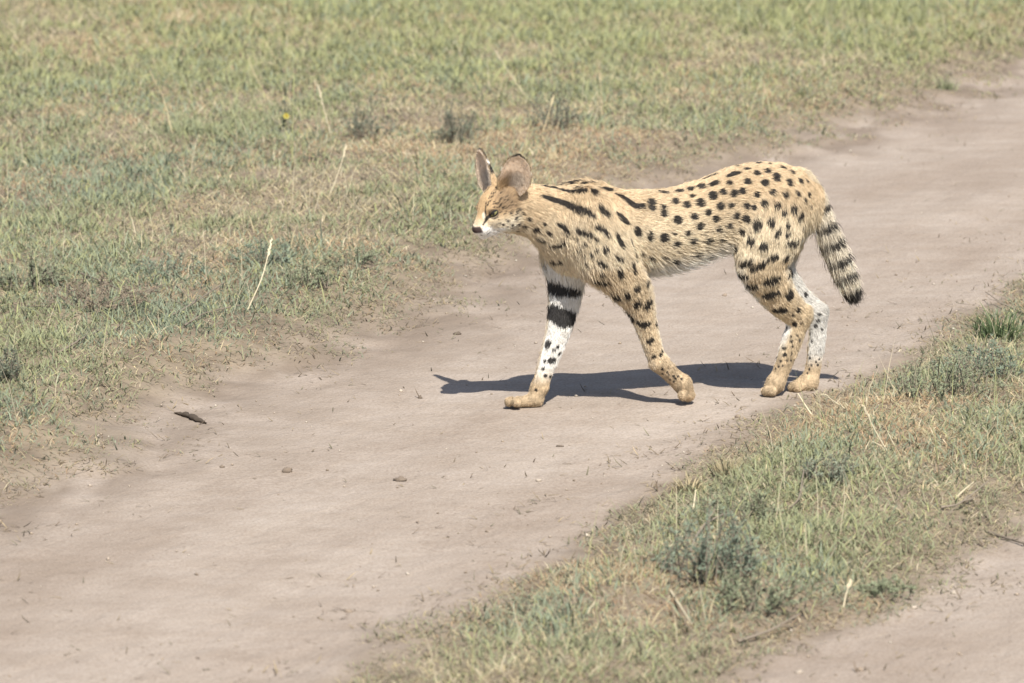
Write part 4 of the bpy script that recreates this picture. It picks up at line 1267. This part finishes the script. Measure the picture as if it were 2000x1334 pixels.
def tuft(base, w_px, h_px, label, c, n=90):
    b = foot(*base); sc = np.linalg.norm(b - C_) / FPX
    r = w_px * sc / 2 * 0.55 * np.sqrt(rng.random(n)); a = rng.uniform(0, 6.28, n)
    x = b[0] + r * np.cos(a); y = b[1] + r * np.sin(a)
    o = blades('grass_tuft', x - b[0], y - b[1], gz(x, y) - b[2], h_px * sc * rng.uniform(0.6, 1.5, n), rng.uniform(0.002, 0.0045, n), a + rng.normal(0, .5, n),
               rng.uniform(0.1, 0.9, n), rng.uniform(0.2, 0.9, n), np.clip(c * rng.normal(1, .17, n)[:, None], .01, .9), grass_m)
    o.location = tuple(b); props(o, label, 'grass tuft', 'grass tufts beside the track')
for a in [
    ((1950, 662), 150, 60, 'dark green coarse grass tuft by the right picture edge', np.array([0.12, 0.165, 0.075]), 170),
    ((1345, 962), 70, 34, 'straw yellow grass tuft at the left tip of the right strip', STRAW * 0.85, 110),
    ((1420, 925), 90, 36, 'straw and green grass tuft on the upper left edge of the right strip', STRAW * 0.7, 120),
    ((1850, 175), 80, 30, 'small grass tuft on the far right edge of the verge', SAGE, 90),
]: tuft(*a)

# yellow flower with its dark stem
b = foot(555, 262)
root = empty('yellow_flower', tuple(b)); props(root, 'small yellow flower on a dark leafy stem in the upper left verge', 'flower')
g = Bag(); c = curve_pts([b, lift_pt(553, 235, b[1]), lift_pt(561, 160, b[1])], 9)
V, Q = tube(c, np.linspace(0.0022, 0.001, 9), 5); g.add(V, Q, DG * 0.7); g.build('stem', plant_m, root, b)
g = Bag()
for k in range(46):
    p = c[rng.integers(0, 8)] + rng.normal(0, 0.008, 3); d = rng.normal(0, 1, 3); d[2] = abs(d[2]) * .5; d /= np.linalg.norm(d)
    s = np.cross(d, rng.normal(0, 1, 3)); s /= np.linalg.norm(s); L = rng.uniform(0.010, 0.022)
    g.add(np.array([p, p + d * L * .5 + s * .003, p + d * L, p + d * L * .5 - s * .003]), [(0, 1, 2, 3)], DG * rng.uniform(0.45, 0.8))
fo = g.build('foliage', leafy_m, root, b, smooth=False); fo['kind'] = 'stuff'
fc_ = lift_pt(559, 226, b[1] - 0.02)
for k in range(6):
    g = Bag(); a = k * math.pi / 3
    e = np.array([math.cos(a), -0.25, math.sin(a)]); s = np.array([-math.sin(a), 0, math.cos(a)])
    g.add(np.array([fc_, fc_ + e * .007 + s * .005, fc_ + e * .012, fc_ + e * .007 - s * .005]), [(0, 1, 2, 3)], np.array([0.55, 0.48, 0.10])); g.build('petal', leafy_m, root, b)
g = Bag(); V, Q = uv_sphere(8, 6); g.add(fc_ + V * .004, Q, np.array([0.5, 0.33, 0.03])); g.build('flower_centre', leafy_m, root, b)

# clods, stones and pieces lying on the track
def clod(px, py, w, h, label, c, flat=0.55, name='stone', cat='stone', group=None, seed=0):
    r = np.random.default_rng(seed + int(px))
    b = foot(px, py); sc = np.linalg.norm(b - C_) / FPX * 0.82
    V, Q = uv_sphere(12, 8); V = V.copy()
    nz = 0.35 + 1.2 * fbm(V[:, 0] * 2.1 + seed * 3.1 + px, V[:, 1] * 2.1 + V[:, 2] * 2.9, seed + 200, 3)
    V *= nz[:, None]
    V[:, 0] *= w * sc / 2; V[:, 1] *= w * sc / 2 * 0.75; V[:, 2] *= h * sc / 2 * 1.5
    V[:, 2] = np.maximum(V[:, 2], -h * sc * 0.2)
    V[:, 2] += h * sc * 0.16
    a = r.uniform(-0.5, 0.5); ca, sa = math.cos(a), math.sin(a)
    V = np.stack([V[:, 0] * ca - V[:, 1] * sa, V[:, 0] * sa + V[:, 1] * ca, V[:, 2]], -1)
    o = mesh_np(name, V, Q.ravel(), np.arange(len(Q)) * 4, stone_m, colors=np.tile(c, (len(V), 1)), smooth=False)
    o.location = tuple(b); props(o, label, cat, group)
    return o
E1 = np.array([0.20, 0.16, 0.125]); E2 = np.array([0.30, 0.24, 0.185]); E3 = np.array([0.50, 0.43, 0.35])
SG = 'stones lying on the dirt track'
for i, a in enumerate([
    (560, 922, 26, 14, 'brown lump of earth lying alone on the left half of the track', E1 * 1.1),
    (781, 939, 34, 12, 'flat brown clod on the open track below the cat shadow', E1),
    (893, 653, 20, 7, 'small dark flat chip on the track left of the far front leg', E1 * 0.7),
    (820, 778, 12, 8, 'small dark pebble just left of the front paw', E1 * 0.8),
    (783, 765, 9, 7, 'tiny pale pebble left of the cat shadow', E3),
    (1052, 940, 14, 8, 'pale pebble in the middle of the track below the cat', E3 * 0.85),
    (1147, 1048, 14, 9, 'whitish stone at the near grass edge by a small sprig', E3 * 1.15),
    (1415, 578, 13, 6, 'round flat brown pebble on the track under the cat belly', E2),
    (1094, 872, 20, 4, 'thin dark chip lying on the track below the front legs', E1 * 0.8),
    (1265, 1010, 13, 8, 'brown pebble close to the left tip of the right grass strip', E2),
    (434, 913, 12, 7, 'small grey clod on the track near the left verge', E1),
    (1441, 815, 14, 7, 'low brown pebble on the track below the hind paws', E2 * 0.95),
    (1784, 1188, 18, 9, 'pale stone on the second track near the strip edge', E3 * 0.9),
    (1862, 1160, 16, 8, 'buff stone on the second track right of the pale one', E3 * 0.85),
    (1560, 1315, 20, 9, 'buff stone at the bottom of the second track', E3 * 0.8),
    (1680, 1310, 18, 9, 'grey brown stone at the bottom of the second track', E2),
    (15, 845, 18, 13, 'dark clod at the left picture edge', E1 * 0.8),
    (680, 1195, 26, 7, 'shallow brown clod in the lower middle of the track', E2 * 0.9),
]): clod(*a, group=SG, seed=i)
c = curve_pts([foot(q, r) + np.array([0, 0, 0.004 + h]) for q, r, h in ((340, 808, -.002), (356, 812, .0), (374, 818, .002), (388, 823, .0), (404, 829, -.003))], 13)
g = Bag(); V, Q = tube(c, 0.0085 * np.sin(np.linspace(0.15, 3.0, 13)) * rng.uniform(0.5, 1.4, 13), 7)
V += rng.normal(0, 0.0014, V.shape)
V[:, 2] = c[len(c) // 2, 2] + (V[:, 2] - c[len(c) // 2, 2]) * 0.8
g.add(V, Q, E1 * 0.45); bk = g.build('bark_piece', stone_m, None, c[0], smooth=False)
bk.location = tuple(c[0]); props(bk, 'dark curled piece of bark lying where the left verge meets the track', 'bark')
